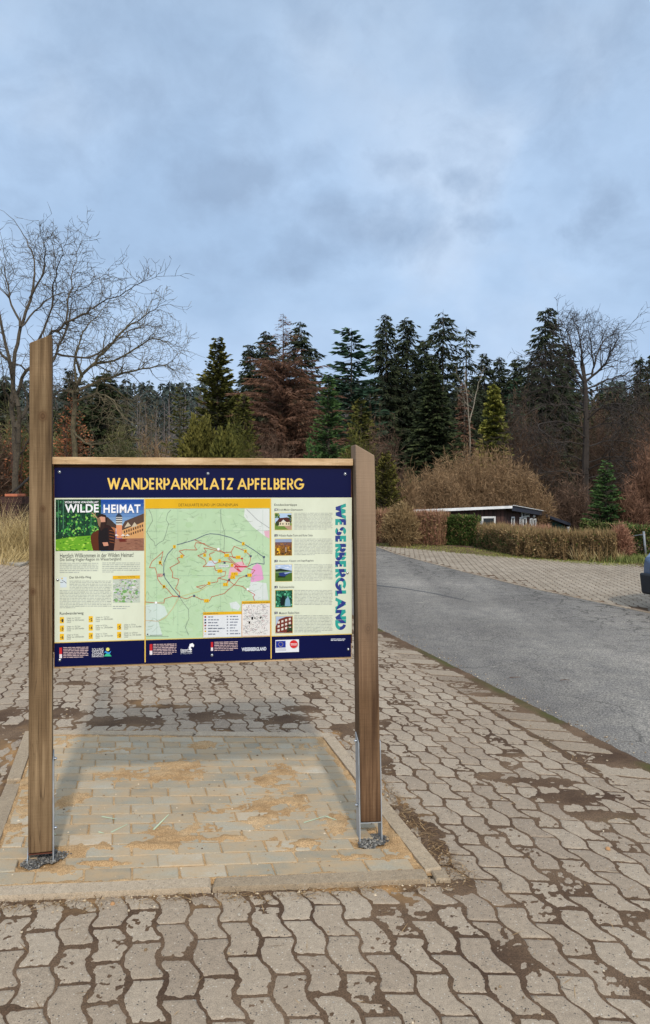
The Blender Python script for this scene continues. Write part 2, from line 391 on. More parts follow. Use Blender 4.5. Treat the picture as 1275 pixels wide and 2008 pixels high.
def lat1(u, v):
    uc = np.clip(u, -1.6, 2.4); c = .09*uc-.05*uc*uc+(u-uc)*np.where(u < 0, .2, -.15)
    return u-.269*v, v+c
wave_pavers('wave_paving', m_paver, lat1, (-170, 60), (3, 100),
            lambda x, y: (x < xr(y)-.30) & (in_pad(x, y) < .07) & (x > -.72*y-1.2) & (y < 16.9) & (y > 1.2) & (x > -13))
ca, sa = cos(radians(8)), sin(radians(8))
def lat2(u, v): return u*ca+v*sa*0+v*.10, -u*sa+v+9
o = wave_pavers('car_park_paving', m_paver2, lat2, (-20, 160), (-70, 90),
            lambda x, y: (x > xr2(y)+.16) & (y < 21.4-np.clip(x-1.5, -9, 3)*1.24-np.clip(x-4.5, 0, 9)*.75-.3) & (y > 2) & (x < .52*y+4), detail=False, gap=.004)
Xg, Yg = np.meshgrid(np.linspace(-1.5, 16, 140), np.linspace(1, 23, 200))
hz_ = (vnoise(Xg+5, Yg, 4, 2, 3)-.5)*.008-.006; hz_ = np.where((Xg < xr2(Yg)+.05), -.05, hz_)
hz_ = hz_+np.clip(vnoise(Xg+7, Yg, .8, 61, 3)-.58, 0, 1)*.03
o = link('car_park_joint_soil', gridmesh('car_park_joint_soil', np.stack([Xg, Yg, hz_], -1), m_soil)); tag(o, kind='structure')

# --- border strip of slabs along the near edge of the road
mb = MB(); rn = []
dd = 1.0; m_slab = stonemat('border_slab_concrete', S(130, 115, 98), S(146, 131, 112), S(160, 146, 127), .5, .8)
dirv = np.array([-.2976, 1.0])/sqrt(1+.2976**2); nrm = np.array([-dirv[1], dirv[0]])    # nrm points left (away from road)
def slabs(name, dlist, inner, outer, L, z, mat, xf, group=None):
    V = []; R = []
    d = dlist[0]
    while d < dlist[1]:
        Ls = L*random.uniform(.96, 1.04); d2 = d+Ls; g = .007; zz_ = z+random.uniform(-.0015, .0015)
        p = []
        for (q, off) in ((d+g, outer), (d2-g, outer), (d2-g, inner), (d+g, inner)):
            x = float(xf(q)); p.append((x-off+random.uniform(-.004, .004), q+off*.28, zz_+random.uniform(-.001, .001)))
        c = np.mean(np.array(p), 0); r = random.random()
        top = [tuple(c+(np.array(k)-c)*np.array([.94, .93, 1])) for k in p]; low = [(k[0], k[1], zz_-.007) for k in p]; bot = [(k[0], k[1], -.05) for k in p]
        V.append(top); R.append(r)
        for i in range(4):
            j = (i+1) % 4; V.append([top[i], low[i], low[j], top[j]]); R.append(r); V.append([low[i], bot[i], bot[j], low[j]]); R.append(r)
        d = d2
    me = npmesh(name, np.array(V), mat, R); return tag(link(name, me), kind='structure')
random.seed(4)
slabs('border_strip', (1.0, 17), .325, .012, .205, -.0008, m_slab, xr)
slabs('road_kerb', (1, 24), -.02, -.10, .5, .007, m_slab, xr2)

# --- asphalt road
m_road, t, b = newmat('worn_asphalt'); v = coords(t)
n1 = tex(t, 'ShaderNodeTexNoise', .45, v, Detail=5).outputs[0]; n2 = tex(t, 'ShaderNodeTexNoise', 75, v, Detail=5, Roughness=.85).outputs[0]
n3 = tex(t, 'ShaderNodeTexNoise', 5, v, Detail=6, Roughness=.6).outputs[0]
c = ramp(t, n1, [(.35, S(106, 103, 99)), (.55, S(120, 117, 112)), (.7, S(133, 129, 123))])
c = mix(t, 1, c, ramp(t, n2, [(.38, (.4, .4, .41, 1)), (.5, (1, 1, 1, 1)), (.62, (2.0, 1.95, 1.86, 1))]), 'MULTIPLY')
c = mix(t, .8, c, ramp(t, n3, [(.35, (.86, .86, .88, 1)), (.6, (1.08, 1.07, 1.05, 1))]), 'MULTIPLY')
def cracks(scale, width, seedoff, dist=.25):
    mp = nd(t, 'ShaderNodeMapping'); mp.inputs['Location'].default_value = (seedoff, seedoff*.7, 0); t.links.new(v, mp.inputs[0])
    dn = tex(t, 'ShaderNodeTexNoise', scale*2.2, mp.outputs[0], Detail=4)
    vm = nd(t, 'ShaderNodeVectorMath', operation='MULTIPLY_ADD'); t.links.new(dn.outputs['Color'], vm.inputs[0]); vm.inputs[1].default_value = (dist,)*3; t.links.new(mp.outputs[0], vm.inputs[2])
    vo = tex(t, 'ShaderNodeTexVoronoi', scale, vm.outputs[0], feature='DISTANCE_TO_EDGE')
    return ramp(t, vo.outputs['Distance'], [(width*.35, (1, 1, 1, 1)), (width, (0, 0, 0, 1))])
sepr = nd(t, 'ShaderNodeSeparateXYZ'); t.links.new(v, sepr.inputs[0])
# crazing is heaviest along the far side of the road
side = mth(t, 'ADD', mth(t, 'MULTIPLY', sepr.outputs[1], .0365), mth(t, 'MULTIPLY', sepr.outputs[0], .115))
msk = ramp(t, mth(t, 'ADD', side, mth(t, 'MULTIPLY', mth(t, 'SUBTRACT', tex(t, 'ShaderNodeTexNoise', .6, v, Detail=3).outputs[0], .5), .5)), B01(.55, .85))
cr = mth(t, 'MULTIPLY', cracks(3.0, .05, 0), msk); cr2 = mth(t, 'MULTIPLY', cracks(.9, .007, 4.4), .6)
brk = ramp(t, tex(t, 'ShaderNodeTexNoise', 1.3, v, Detail=3).outputs[0], B01(.45, .6))
cr2 = mth(t, 'MULTIPLY', cr2, brk)
c = mix(t, mth(t, 'MULTIPLY', mth(t, 'MAXIMUM', cr, cr2), .75), c, S(45, 45, 42))
# pale worn spots
st = ramp(t, tex(t, 'ShaderNodeTexNoise', 1.9, coords(t, 'Object', (1, 1.6, 1)), Detail=6).outputs[0], B01(.66, .76))
c = mix(t, mth(t, 'MULTIPLY', st, .45), c, S(178, 172, 158))
trk = ramp(t, tex(t, 'ShaderNodeTexNoise', 1.0, coords(t, 'Object', (1.5, .12, 1)), Detail=4).outputs[0], [(.38, (.84, .84, .85, 1)), (.6, (1.1, 1.1, 1.09, 1))]); c = mix(t, .9, c, trk, 'MULTIPLY')
t.links.new(c, b.inputs['Base Color']); b.inputs['Roughness'].default_value = .95; b.inputs['Specular IOR Level'].default_value = .12
bump(t, b, mth(t, 'ADD', n2, mth(t, 'MULTIPLY', mth(t, 'MAXIMUM', cr, cr2), -1.2)), .7, .004)
ys = np.concatenate([np.arange(-8, 24, .25), np.linspace(24, 34, 12)]); us = np.linspace(0, 1, 30)
P = np.zeros((len(ys), 30, 3))
for i, y in enumerate(ys):
    a = xr(y)+.012+.008*sin(y*9)+.01*sin(y*3.1); bb = xr2(y)+.02
    P[i, :, 0] = a+(bb-a)*us; P[i, :, 1] = y; P[i, :, 2] = -.001+np.sin(us*pi)*.012+float(0)
P[:, :, 2] += np.clip(ground_z(P[:, :, 0], P[:, :, 1]), -9, 0)
o = link('road', gridmesh('road', P, m_road)); tag(o, kind='structure')

mb = MB(); q = [GP(*p_) for p_ in ((700, 1146), (745, 1150), (790, 1155), (850, 1165), (905, 1177), (925, 1182))]; wq = [.03, .045, .04, .035, .02, .008]
zr_ = lambda x, y: .0145
for i in range(len(q)-1):
    for k in range(4):
        t0 = k/4; t1 = (k+1)/4; a_ = [q[i][j]+(q[i+1][j]-q[i][j])*t0 for j in (0, 1)]; b__ = [q[i][j]+(q[i+1][j]-q[i][j])*t1 for j in (0, 1)]; w0 = wq[i]+(wq[i+1]-wq[i])*t0; w1 = wq[i]+(wq[i+1]-wq[i])*t1
        mb.poly([(a_[0], a_[1]-w0, .0145), (b__[0], b__[1]-w1, .0145), (b__[0], b__[1]+w1, .0145), (a_[0], a_[1]+w0, .0145)])
o = mb.build('tar_seam', plain('tar', S(72, 72, 74), .8, 0, S(86, 86, 86), 3)); tag(o, kind='structure')
# --- the small new pad: kerbs, grey blocks, spilled sand
m_kerb = stonemat('kerb_concrete', S(144, 128, 106), S(162, 145, 121), S(174, 158, 136), .3, .5, 2.5)
m_block, t, b = newmat('grey_block'); v = coords(t)
a = attr(t, 'rnd').outputs['Fac']; n1 = tex(t, 'ShaderNodeTexNoise', 5, v, Detail=5).outputs[0]; n2 = tex(t, 'ShaderNodeTexNoise', 220, v, Detail=3).outputs[0]
c = ramp(t, mth(t, 'ADD', mth(t, 'MULTIPLY', a, .7), mth(t, 'MULTIPLY', n1, .35), clamp=True), [(.1, S(132, 127, 112)), (.45, S(150, 144, 127)), (.75, S(161, 154, 136)), (.95, S(184, 177, 160))])
c = mix(t, 1, c, ramp(t, n2, [(.35, (.85, .85, .85, 1)), (.62, (1.1, 1.1, 1.1, 1))]), 'MULTIPLY')
dust = ramp(t, tex(t, 'ShaderNodeTexNoise', 6.5, coords(t, 'Object', (1, 1.7, 1)), Detail=7, Roughness=.65).outputs[0], B01(.34, .62))
c = mix(t, mth(t, 'MULTIPLY', dust, .72), c, S(174, 148, 113))
t.links.new(c, b.inputs['Base Color']); b.inputs['Roughness'].default_value = .9; b.inputs['Specular IOR Level'].default_value = .25; bump(t, b, n2, .4, .002)
m_sand, t, b = newmat('spilled_sand'); v = coords(t)
n1 = tex(t, 'ShaderNodeTexNoise', 7, v, Detail=5).outputs[0]; n2 = tex(t, 'ShaderNodeTexNoise', 240, v, Detail=4, Roughness=.8).outputs[0]
c = ramp(t, n1, [(.3, S(158, 127, 90)), (.5, S(175, 144, 105)), (.7, S(188, 160, 123))])
c = mix(t, 1, c, ramp(t, n2, [(.38, (.45, .42, .38, 1)), (.5, (1, 1, 1, 1)), (.62, (1.35, 1.35, 1.35, 1))]), 'MULTIPLY')
t.links.new(c, b.inputs['Base Color']); b.inputs['Roughness'].default_value = .97; b.inputs['Specular IOR Level'].default_value = .1; bump(t, b, n2, .8, .004)
def padpt(u, v, z):
    x, y = pad(u, v); return (float(x), float(y), z)
KW = .043
random.seed(11)
def block(V, R, q, z, r, j=.003, ch=.004):
    q = [np.array(k)+np.array([random.uniform(-j, j), random.uniform(-j, j), 0]) for k in q]; c = np.mean(q, 0)
    tz = [z+random.uniform(-.0012, .0012) for _ in q]
    def ins(k, a):
        d = c-k; l = np.linalg.norm(d[:2]); return k+d/l*a
    top = [tuple(ins(k, ch+.002)[:2])+(tz[i],) for i, k in enumerate(q)]; mid = [tuple(ins(k, .001)[:2])+(tz[i]-ch,) for i, k in enumerate(q)]; bot = [tuple(k[:2])+(-.04,) for k in q]
    V.append(top); R.append(r)
    for i in range(4):
        k = (i+1) % 4; V.append([top[i], mid[i], mid[k], top[k]]); R.append(r); V.append([mid[i], bot[i], bot[k], mid[k]]); R.append(r)
V = []; R = []
nrow = 17; v0 = KW+.004; dv = (1-2*v0)/nrow; NB = 9.0
for r in range(nrow):
    va = v0+r*dv+.0016; vb = v0+(r+1)*dv-.0016; soldier = (r == nrow-2)
    wdt = (1-2*KW-.01)/NB*(.5 if soldier else 1); off = 0 if soldier else (.5*wdt if r % 2 else .07*wdt)
    u = KW+.004-off
    while u < 1-KW-.004:
        ua = max(u, KW+.004)+.0012; ub = min(u+wdt, 1-KW-.004)-.0012; u += wdt
        if ub-ua < .012: continue
        # leave the two post holes open
        xc_, yc_ = pad((ua+ub)/2, (va+vb)/2)
        rr = random.random()
        if r == 3 and .14 < ua < .25: rr = 1.3
        if (abs(xc_-GP(728, 1650)[0]) < .075 and abs(yc_-GP(728, 1650)[1]) < .09) or (abs(xc_-GP(80, 1686)[0]) < .09 and abs(yc_-GP(80, 1686)[1]) < .1): continue
        block(V, R, [padpt(ua, va, 0), padpt(ub, va, 0), padpt(ub, vb, 0), padpt(ua, vb, 0)], .015, rr)
o = link('pad_paving', npmesh('pad_paving', np.array(V), m_block, R)); tag(o, kind='structure')
# kerb stones, each a separate length, slightly out of line
V = []; R = []
def kerb(u0, v0_, u1, v1_, side, z, sh=0.0, w=KW):
    a = np.array(pad(u0, v0_)); b_ = np.array(pad(u1, v1_)); e = (b_-a)/np.linalg.norm(b_-a); n_ = np.array([-e[1], e[0]])
    a = a+n_*sh+e*.003; b_ = b_+n_*sh-e*.003; wd = .075
    block(V, R, [tuple(a)+(0,), tuple(b_)+(0,), tuple(b_+n_*wd)+(0,), tuple(a+n_*wd)+(0,)], z, random.random(), .003, .007)
for a, b_ in ((0.0, .50), (.502, .955)): kerb(a, 0, b_, 0, 0, .021+random.uniform(-.002, .002), random.uniform(-.004, .004))
kerb(.965, .0, 1.0, .0, 0, .019, 0)
for a, b_ in ((.045, .5), (.502, .97)): kerb(1, a, 1, b_, 0, .021, random.uniform(-.006, .006))
for a, b_ in ((1.0, .56), (.555, .03)): kerb(a, 1, b_, 1, 0, .021, random.uniform(-.006, .004))
kerb(.0, .99, .004, .58, 0, .022, -.005); kerb(.02, .56, .018, .16, 0, .02, -.03); kerb(.0, .16, .0, .045, 0, .02, .0)
o = link('pad_kerb', npmesh('pad_kerb', np.array(V), m_kerb, R)); tag(o, kind='structure')
uu, vv = np.meshgrid(np.linspace(.028, .972, 280), np.linspace(.03, .97, 260)); a_, b_, c_, d_ = PADC
X = (a_[0]*(1-uu)+b_[0]*uu)*(1-vv)+(d_[0]*(1-uu)+c_[0]*uu)*vv; Y = (a_[1]*(1-uu)+b_[1]*uu)*(1-vv)+(d_[1]*(1-uu)+c_[1]*uu)*vv
sp_ = [((300, 1525), .3, .12), ((345, 1505), .2, .09), ((530, 1530), .16, .2), ((560, 1580), .2, .12), ((500, 1600), .2, .14), ((350, 1630), .17, .09), ((150, 1580), .1, .12),
       ((30, 1610), .12, .35), ((60, 1540), .07, .3), ((130, 1460), .12, .1), ((230, 1475), .12, .07), ((400, 1465), .1, .08), ((490, 1475), .12, .06), ((610, 1470), .1, .06),
       ((250, 1665), .3, .04), ((420, 1650), .3, .035), ((120, 1710), .12, .05), ((200, 1700), .2, .02), ((780, 1650), .09, .2), ((700, 1690), .2, .035), ((750, 1560), .05, .3), ((830, 1700), .07, .07),
       ((640, 1460), .06, .1), ((660, 1620), .08, .12), ((600, 1660), .12, .05), ((40, 1750), .3, .03), ((690, 1480), .06, .3)]
pm = np.zeros_like(X)
for (p, rx, ry) in sp_:
    gx_, gy_ = GP(*p); pm = np.maximum(pm, np.exp(-(((X-gx_)/rx)**2+((Y-gy_)/ry)**2)))
ed = np.minimum(np.minimum(uu-KW, 1-KW-uu)*1.95, np.minimum(vv-KW, 1-KW-vv)*1.85)
pm = np.maximum(pm, np.exp(-(np.maximum(ed, 0)/.022)**2)*.75)
hh = .0098+(vnoise(X+20, Y, 45, 3, 3)-.5)*.009+(vnoise(X+20, Y, 9, 4, 2)-.5)*.004
hh = hh+pm*np.clip(.62+(vnoise(X+20, Y, 13, 6, 5)-.45)*3.0, 0, 1.3)*.0115
for (p, r_) in (((728, 1650), .088), ((80, 1686), .10)):
    q = GP(*p); e_ = ((X-q[0])**2+(Y-q[1])**2)**.5/r_; hh = np.where(e_ < 1.15, hh-.016*smooth(1.15-e_, 0, .3), hh)
hh = np.where(ed < -.004, .005, hh)
o = link('pad_sand', gridmesh('pad_sand', np.stack([X, Y, hh], -1), m_sand)); tag(o, kind='structure')
# chalk ticks left by the paviours
m_chalk = plain('pale_green_chalk', S(190, 205, 170), .9)
mb = MB()
for pts in (((200, 1601), (228, 1606)), ((218, 1632), (250, 1616)), ((300, 1628), (331, 1597)), ((596, 1613), (638, 1600)), ((638, 1600), (660, 1608)), ((90, 1632), (110, 1636)), ((193, 1631), (204, 1634))):
    (ax, ay), (bx, by) = pts; A_ = np.array(GP(ax, ay)); B_ = np.array(GP(bx, by)); e = (B_-A_)/np.linalg.norm(B_-A_); n_ = np.array([-e[1], e[0]])*.005
    z = .0172; k = (1-z/EYE)
    mb.poly([(A_[0]*k-n_[0], A_[1]*k-n_[1], z), (B_[0]*k-n_[0]*.5, B_[1]*k-n_[1]*.5, z), (B_[0]*k+n_[0]*.5, B_[1]*k+n_[1]*.5, z), (A_[0]*k+n_[0], A_[1]*k+n_[1], z)])
o = mb.build('chalk_marks', m_chalk); tag(o, kind='structure')

# pebbles, grit and gravel
def pebbles(name, P, Sz, mat, seed):
    r = np.random.RandomState(seed); n = len(P)
    base = np.array([(1, 0, 0), (-1, 0, 0), (0, 1, 0), (0, -1, 0), (0, 0, .8), (0, 0, -.8)], float)
    tri = np.array([(0, 2, 4), (2, 1, 4), (1, 3, 4), (3, 0, 4), (2, 0, 5), (1, 2, 5), (3, 1, 5), (0, 3, 5)])
    an = r.rand(n)*2*pi; ca, sa = np.cos(an), np.sin(an)
    B_ = base[None]*Sz[:, None, None]*(.6+.8*r.rand(n, 6, 1))
    X = B_[:, :, 0]*ca[:, None]-B_[:, :, 1]*sa[:, None]; Y = B_[:, :, 0]*sa[:, None]+B_[:, :, 1]*ca[:, None]
    V = np.stack([X, Y, B_[:, :, 2]], -1)+P[:, None, :]
    T = V[:, tri, :].reshape(-1, 3, 3)
    return npmesh(name, T, mat, np.repeat(r.rand(n), 8))
m_gravel = folmat('dark_gravel', [(0, S(60, 61, 62)), (.5, S(92, 92, 90)), (1, S(140, 136, 128))], .8, .3, 3, .1)
P = []; 
for (p, r_, n) in (((728, 1650), .085, 900), ((84, 1684), .10, 1200)):
    q = GP(*p); a = rs.rand(n)*2*pi; r2 = np.sqrt(rs.rand(n))*r_*(.85+.22*np.sin(a*3+1)+.12*np.sin(a*7))
    P.append(np.stack([q[0]+r2*np.cos(a), q[1]+r2*np.sin(a)*1.0, .001+rs.rand(n)*.009+(1-r2/r_)*.003], -1))
P = np.concatenate(P); o = link('post_gravel', pebbles('post_gravel', P, .0028+rs.rand(len(P))*.004, m_gravel, 1)); tag(o, kind='stuff', label='dark grey gravel filled round both board posts')
n = 1500; x = rs.rand(n)*5-2.6; y = 1.6+rs.rand(n)**1.5*5; k = (x < xr(y)); x, y = x[k], y[k]
# more grit near the pad
n = 900; e = rs.rand(n); s_ = rs.randint(0, 3, n); u = np.where(s_ == 0, e, np.where(s_ == 1, 1.0, e)); v_ = np.where(s_ == 0, 0, np.where(s_ == 1, e, 0)); px_ = (a_[0]*(1-u)+b_[0]*u)*(1-v_)+(d_[0]*(1-u)+c_[0]*u)*v_; py_ = (a_[1]*(1-u)+b_[1]*u)*(1-v_)+(d_[1]*(1-u)+c_[1]*u)*v_
px_ = px_+np.where(s_ == 1, np.abs(rs.randn(n))*.05, rs.randn(n)*.02); py_ = py_-np.where(s_ != 1, np.abs(rs.randn(n))*.04, 0)
ey = 2+rs.rand(1500)**1.3*9; ex_ = xr(ey)+.02+np.abs(rs.randn(1500))*.10; x = np.concatenate([x, px_, ex_]); y = np.concatenate([y, py_, ey])
x2 = rs.rand(700); y2 = rs.rand(700)*.9+.05; qx = (a_[0]*(1-x2)+b_[0]*x2)*(1-y2)+(d_[0]*(1-x2)+c_[0]*x2)*y2; qy = (a_[1]*(1-x2)+b_[1]*x2)*(1-y2)+(d_[1]*(1-x2)+c_[1]*x2)*y2
P = np.concatenate([np.stack([x, y, np.full(len(x), .003)], -1), np.stack([qx, qy, np.full(700, .016)], -1)])
m_grit = folmat('grit', [(0, S(84, 66, 48)), (.5, S(150, 128, 98)), (1, S(205, 190, 165))], .9, .2, 3, .1)
sz = .0012+rs.rand(len(P))**4*.006
o = link('grit', pebbles('grit', P, sz, m_grit, 2)); tag(o, kind='stuff', label='loose grit and small pebbles strewn over the paving')
# ------------------------------------------------------------------ the notice board
A0 = np.array([-1.171, 3.2]); B0 = np.array([.118, 3.39]); PE = (B0-A0)/np.linalg.norm(B0-A0); PN = np.array([PE[1], -PE[0]])   # PN faces the reader
def uv(px, py):
    X = (px-CX)/F
    M = np.array([[PE[0], -X], [PE[1], -1.0]]); s, t_ = np.linalg.solve(M, -A0)
    return s, EYE-(py-HZ)/F*t_
def PW(s, z, off=0.0):
    p = A0+PE*s+PN*off; return (p[0], p[1], z)
def woodmat(name, c1, c2, c3, axis=2, knots=(), grain=1.0, weather=None, bmp=.5):
    m, t, b = newmat(name); sc = [70*grain]*3; sc[axis] = 1.6*grain
    v = coords(t); g = coords(t, 'Object', tuple(sc))
    n1 = tex(t, 'ShaderNodeTexNoise', 1.0, g, Detail=5, Roughness=.65, Distortion=.4).outputs[0]
    sc2 = [14*grain]*3; sc2[axis] = 1.1; n2 = tex(t, 'ShaderNodeTexNoise', 1.0, coords(t, 'Object', tuple(sc2)), Detail=4, Distortion=.8).outputs[0]
    sc3 = [6]*3; sc3[axis] = 160; n3 = tex(t, 'ShaderNodeTexNoise', 1.0, coords(t, 'Object', tuple(sc3)), Detail=3).outputs[0]
    n4 = tex(t, 'ShaderNodeTexNoise', 3.2, v, Detail=4).outputs[0]
    f = mth(t, 'ADD', mth(t, 'MULTIPLY', n1, .5), mth(t, 'MULTIPLY', n2, .5))
    c = ramp(t, f, [(.38, c1), (.5, c2), (.62, c3)])
    c = mix(t, .14, c, ramp(t, n3, [(.35, (.72, .72, .72, 1)), (.55, (1.08, 1.08, 1.08, 1))]), 'MULTIPLY')
    c = mix(t, .8, c, ramp(t, n4, [(.30, (.6, .59, .56, 1)), (.64, (1.16, 1.16, 1.18, 1))]), 'MULTIPLY')
    for (kx, ky, kz, r) in knots:
        vm = nd(t, 'ShaderNodeVectorMath', operation='SUBTRACT'); t.links.new(v, vm.inputs[0]); vm.inputs[1].default_value = (kx, ky, kz)
        m2 = nd(t, 'ShaderNodeVectorMath', operation='MULTIPLY'); t.links.new(vm.outputs[0], m2.inputs[0]); m2.inputs[1].default_value = (1, .35, .75)
        ln = nd(t, 'ShaderNodeVectorMath', operation='LENGTH'); t.links.new(m2.outputs[0], ln.inputs[0])
        dd_ = mth(t, 'ADD', ln.outputs['Value'], mth(t, 'MULTIPLY', mth(t, 'SUBTRACT', n4, .5), r*.8))
        k = ramp(t, dd_, [(r*.45, (1, 1, 1, 1)), (r*1.5, (0, 0, 0, 1))])
        rg = ramp(t, mth(t, 'SINE', mth(t, 'MULTIPLY', dd_, 6/r*2)), [(.2, (.55, .5, .45, 1)), (.8, (1, 1, 1, 1))])
        c = mix(t, mth(t, 'MULTIPLY', k, .75), c, mix(t, 1, S(92, 66, 44), rg, 'MULTIPLY'))
    ck = tex(t, 'ShaderNodeTexNoise', 1.0, coords(t, 'Object', tuple(.9 if i == axis else 26 for i in range(3))), Detail=3, Distortion=.6).outputs[0]
    ckm = ramp(t, ck, [(.50, (0, 0, 0, 1)), (.512, (1, 1, 1, 1)), (.524, (0, 0, 0, 1))]); br = ramp(t, n4, B01(.5, .62))
    c = mix(t, mth(t, 'MULTIPLY', mth(t, 'MULTIPLY', ckm, br), .65), c, S(48, 36, 26))
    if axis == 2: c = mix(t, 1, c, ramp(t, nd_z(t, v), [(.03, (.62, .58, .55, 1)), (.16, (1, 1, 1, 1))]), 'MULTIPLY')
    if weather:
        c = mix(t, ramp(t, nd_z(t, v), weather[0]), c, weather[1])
    t.links.new(c, b.inputs['Base Color']); b.inputs['Roughness'].default_value = .85; b.inputs['Specular IOR Level'].default_value = .2
    bump(t, b, mth(t, 'ADD', n1, mth(t, 'MULTIPLY', n3, .6)), bmp, .004); return m
def nd_z(t, v):
    s = nd(t, 'ShaderNodeSeparateXYZ'); t.links.new(v, s.inputs[0]); return mth(t, 'MULTIPLY', s.outputs[2], .4)
base = (float(A0[0]+PE[0]*.65), float(A0[1]+PE[1]*.65), 0)
board = empty('information_board', base, 'hiking map board with navy header between two squared timber posts on the small paved pad', 'information board')
bx = lambda x, y, z: (x-base[0], y-base[1], z)
# posts ---------------------------------------------------------------
DL, DR = 3.155, 3.34
def corner(pxt, pyt, pxb, pyb, d): return AT(pxb, pyb, d), AT(pxt, pyt, d)
POST = {'L': dict(l=corner(58, 672, 55, 1675, 3.14), r=corner(102, 655, 102.8, 1670, 3.158), b=Vector((-.032, .1, 0))),
        'R': dict(l=corner(697, 871, 708, 1613, 3.335), r=corner(735, 893, 748, 1612, 3.345), b=Vector((-.017, .1, 0)))}
def pp(P, a, back, z):
    """point of a post: a 0..1 across its front, back 0..1 through its depth, height z"""
    def at(e): k = (z-e[0].z)/(e[1].z-e[0].z); return e[0].lerp(e[1], k)
    return at(P['l']).lerp(at(P['r']), a)+P['b']*back
kn = AT(84, 816, 3.15); kn2 = AT(84, 998, 3.15); kn3 = AT(66, 1160, 3.15); kr = AT(722, 1233, 3.34); kr2 = AT(712, 1130, 3.34)
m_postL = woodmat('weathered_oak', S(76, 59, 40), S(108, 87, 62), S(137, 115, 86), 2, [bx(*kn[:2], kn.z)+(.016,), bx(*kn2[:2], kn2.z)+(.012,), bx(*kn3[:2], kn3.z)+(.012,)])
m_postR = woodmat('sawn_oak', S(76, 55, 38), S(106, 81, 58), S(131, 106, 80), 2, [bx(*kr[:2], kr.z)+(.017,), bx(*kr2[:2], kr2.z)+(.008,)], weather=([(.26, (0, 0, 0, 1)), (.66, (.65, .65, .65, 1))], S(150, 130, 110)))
m_rail = woodmat('fresh_oak', S(160, 130, 94), S(186, 156, 118), S(204, 176, 140), 0)
m_dark = woodmat('stained_batten', S(66, 42, 28), S(84, 56, 38), S(100, 70, 46), 0)
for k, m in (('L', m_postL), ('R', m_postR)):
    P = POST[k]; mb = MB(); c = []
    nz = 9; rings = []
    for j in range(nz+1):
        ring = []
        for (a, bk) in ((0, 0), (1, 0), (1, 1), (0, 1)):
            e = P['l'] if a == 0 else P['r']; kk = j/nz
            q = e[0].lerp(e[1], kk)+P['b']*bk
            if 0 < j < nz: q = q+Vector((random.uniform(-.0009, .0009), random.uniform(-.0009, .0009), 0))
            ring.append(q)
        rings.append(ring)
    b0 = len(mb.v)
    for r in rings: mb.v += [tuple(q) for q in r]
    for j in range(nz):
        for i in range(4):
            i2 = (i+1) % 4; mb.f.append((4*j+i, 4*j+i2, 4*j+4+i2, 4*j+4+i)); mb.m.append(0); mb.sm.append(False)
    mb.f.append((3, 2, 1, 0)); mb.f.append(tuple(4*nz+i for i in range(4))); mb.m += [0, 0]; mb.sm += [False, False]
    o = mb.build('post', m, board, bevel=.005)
    o['label'] = 'taller left post with a slanting top' if k == 'L' else 'shorter right post with a slanting top'
# post brackets -------------------------------------------------------
m_zinc = plain('galvanised_steel', S(178, 184, 188), .5, .45, S(148, 155, 162), 14)
m_zinc2 = plain('bolt_steel', S(200, 204, 208), .25, .95)
m_rust = plain('rusty_plate', S(88, 44, 32), .8, .3, S(110, 66, 48), 30)
def plate(mb, P, side, z0, z1, chamfer=.03, t_=.006, b0=.06, b1=.72):
    a = 0.0 if side < 0 else 1.0; w_ = (P['r'][0]-P['l'][0]).length
    def q(off, bk, z): return pp(P, a+side*(off+.001)/w_, bk, z)
    mb.hexa([q(0, b0, z0), q(t_, b0, z0), q(t_, b1, z0), q(0, b1, z0), q(0, b0, z1-chamfer), q(t_, b0, z1-chamfer), q(t_, b1, z1), q(0, b1, z1)])
def zof(py, d): return EYE-(py-HZ)/F*d
for k in 'LR':
    P = POST[k]; d = P['l'][0].y; mb = MB()
    zt = zof(1445, d) if k == 'R' else zof(1484, d); zb = P['l'][0].z
    for sd_ in (-1, 1): plate(mb, P, sd_, .004, zt if (k == 'R' or sd_ > 0) else zb, t_=.0045)
    w_ = (P['r'][0]-P['l'][0]).length
    mb.hexa([pp(P, a, bk, z) for z in (zb-.008, zb-.004) for (a, bk) in ((0, .06), (1, .06), (1, .72), (0, .72))], 1 if k == 'L' else 0)
    o = mb.build('post_bracket', [m_zinc, m_rust], board)
    sides = -1 if k == 'R' else 1
    for py in ((1454, 1580) if k == 'R' else (1492, 1629)):
        z = zof(py, d+.03); a = 0 if sides < 0 else 1
        c0 = pp(P, a+sides*.007/w_, .38, z); ax = (pp(P, 1, .38, z)-pp(P, 0, .38, z)).normalized()*sides
        mb = MB(); mb.tube(c0, c0+ax*.002, .0095, .0095, 16); mb.tube(c0+ax*.002, c0+ax*.008, .0065, .0062, 6); mb.dome(c0+ax*.008, ax, .005, .004)
        mb.build('bolt', m_zinc2, o)
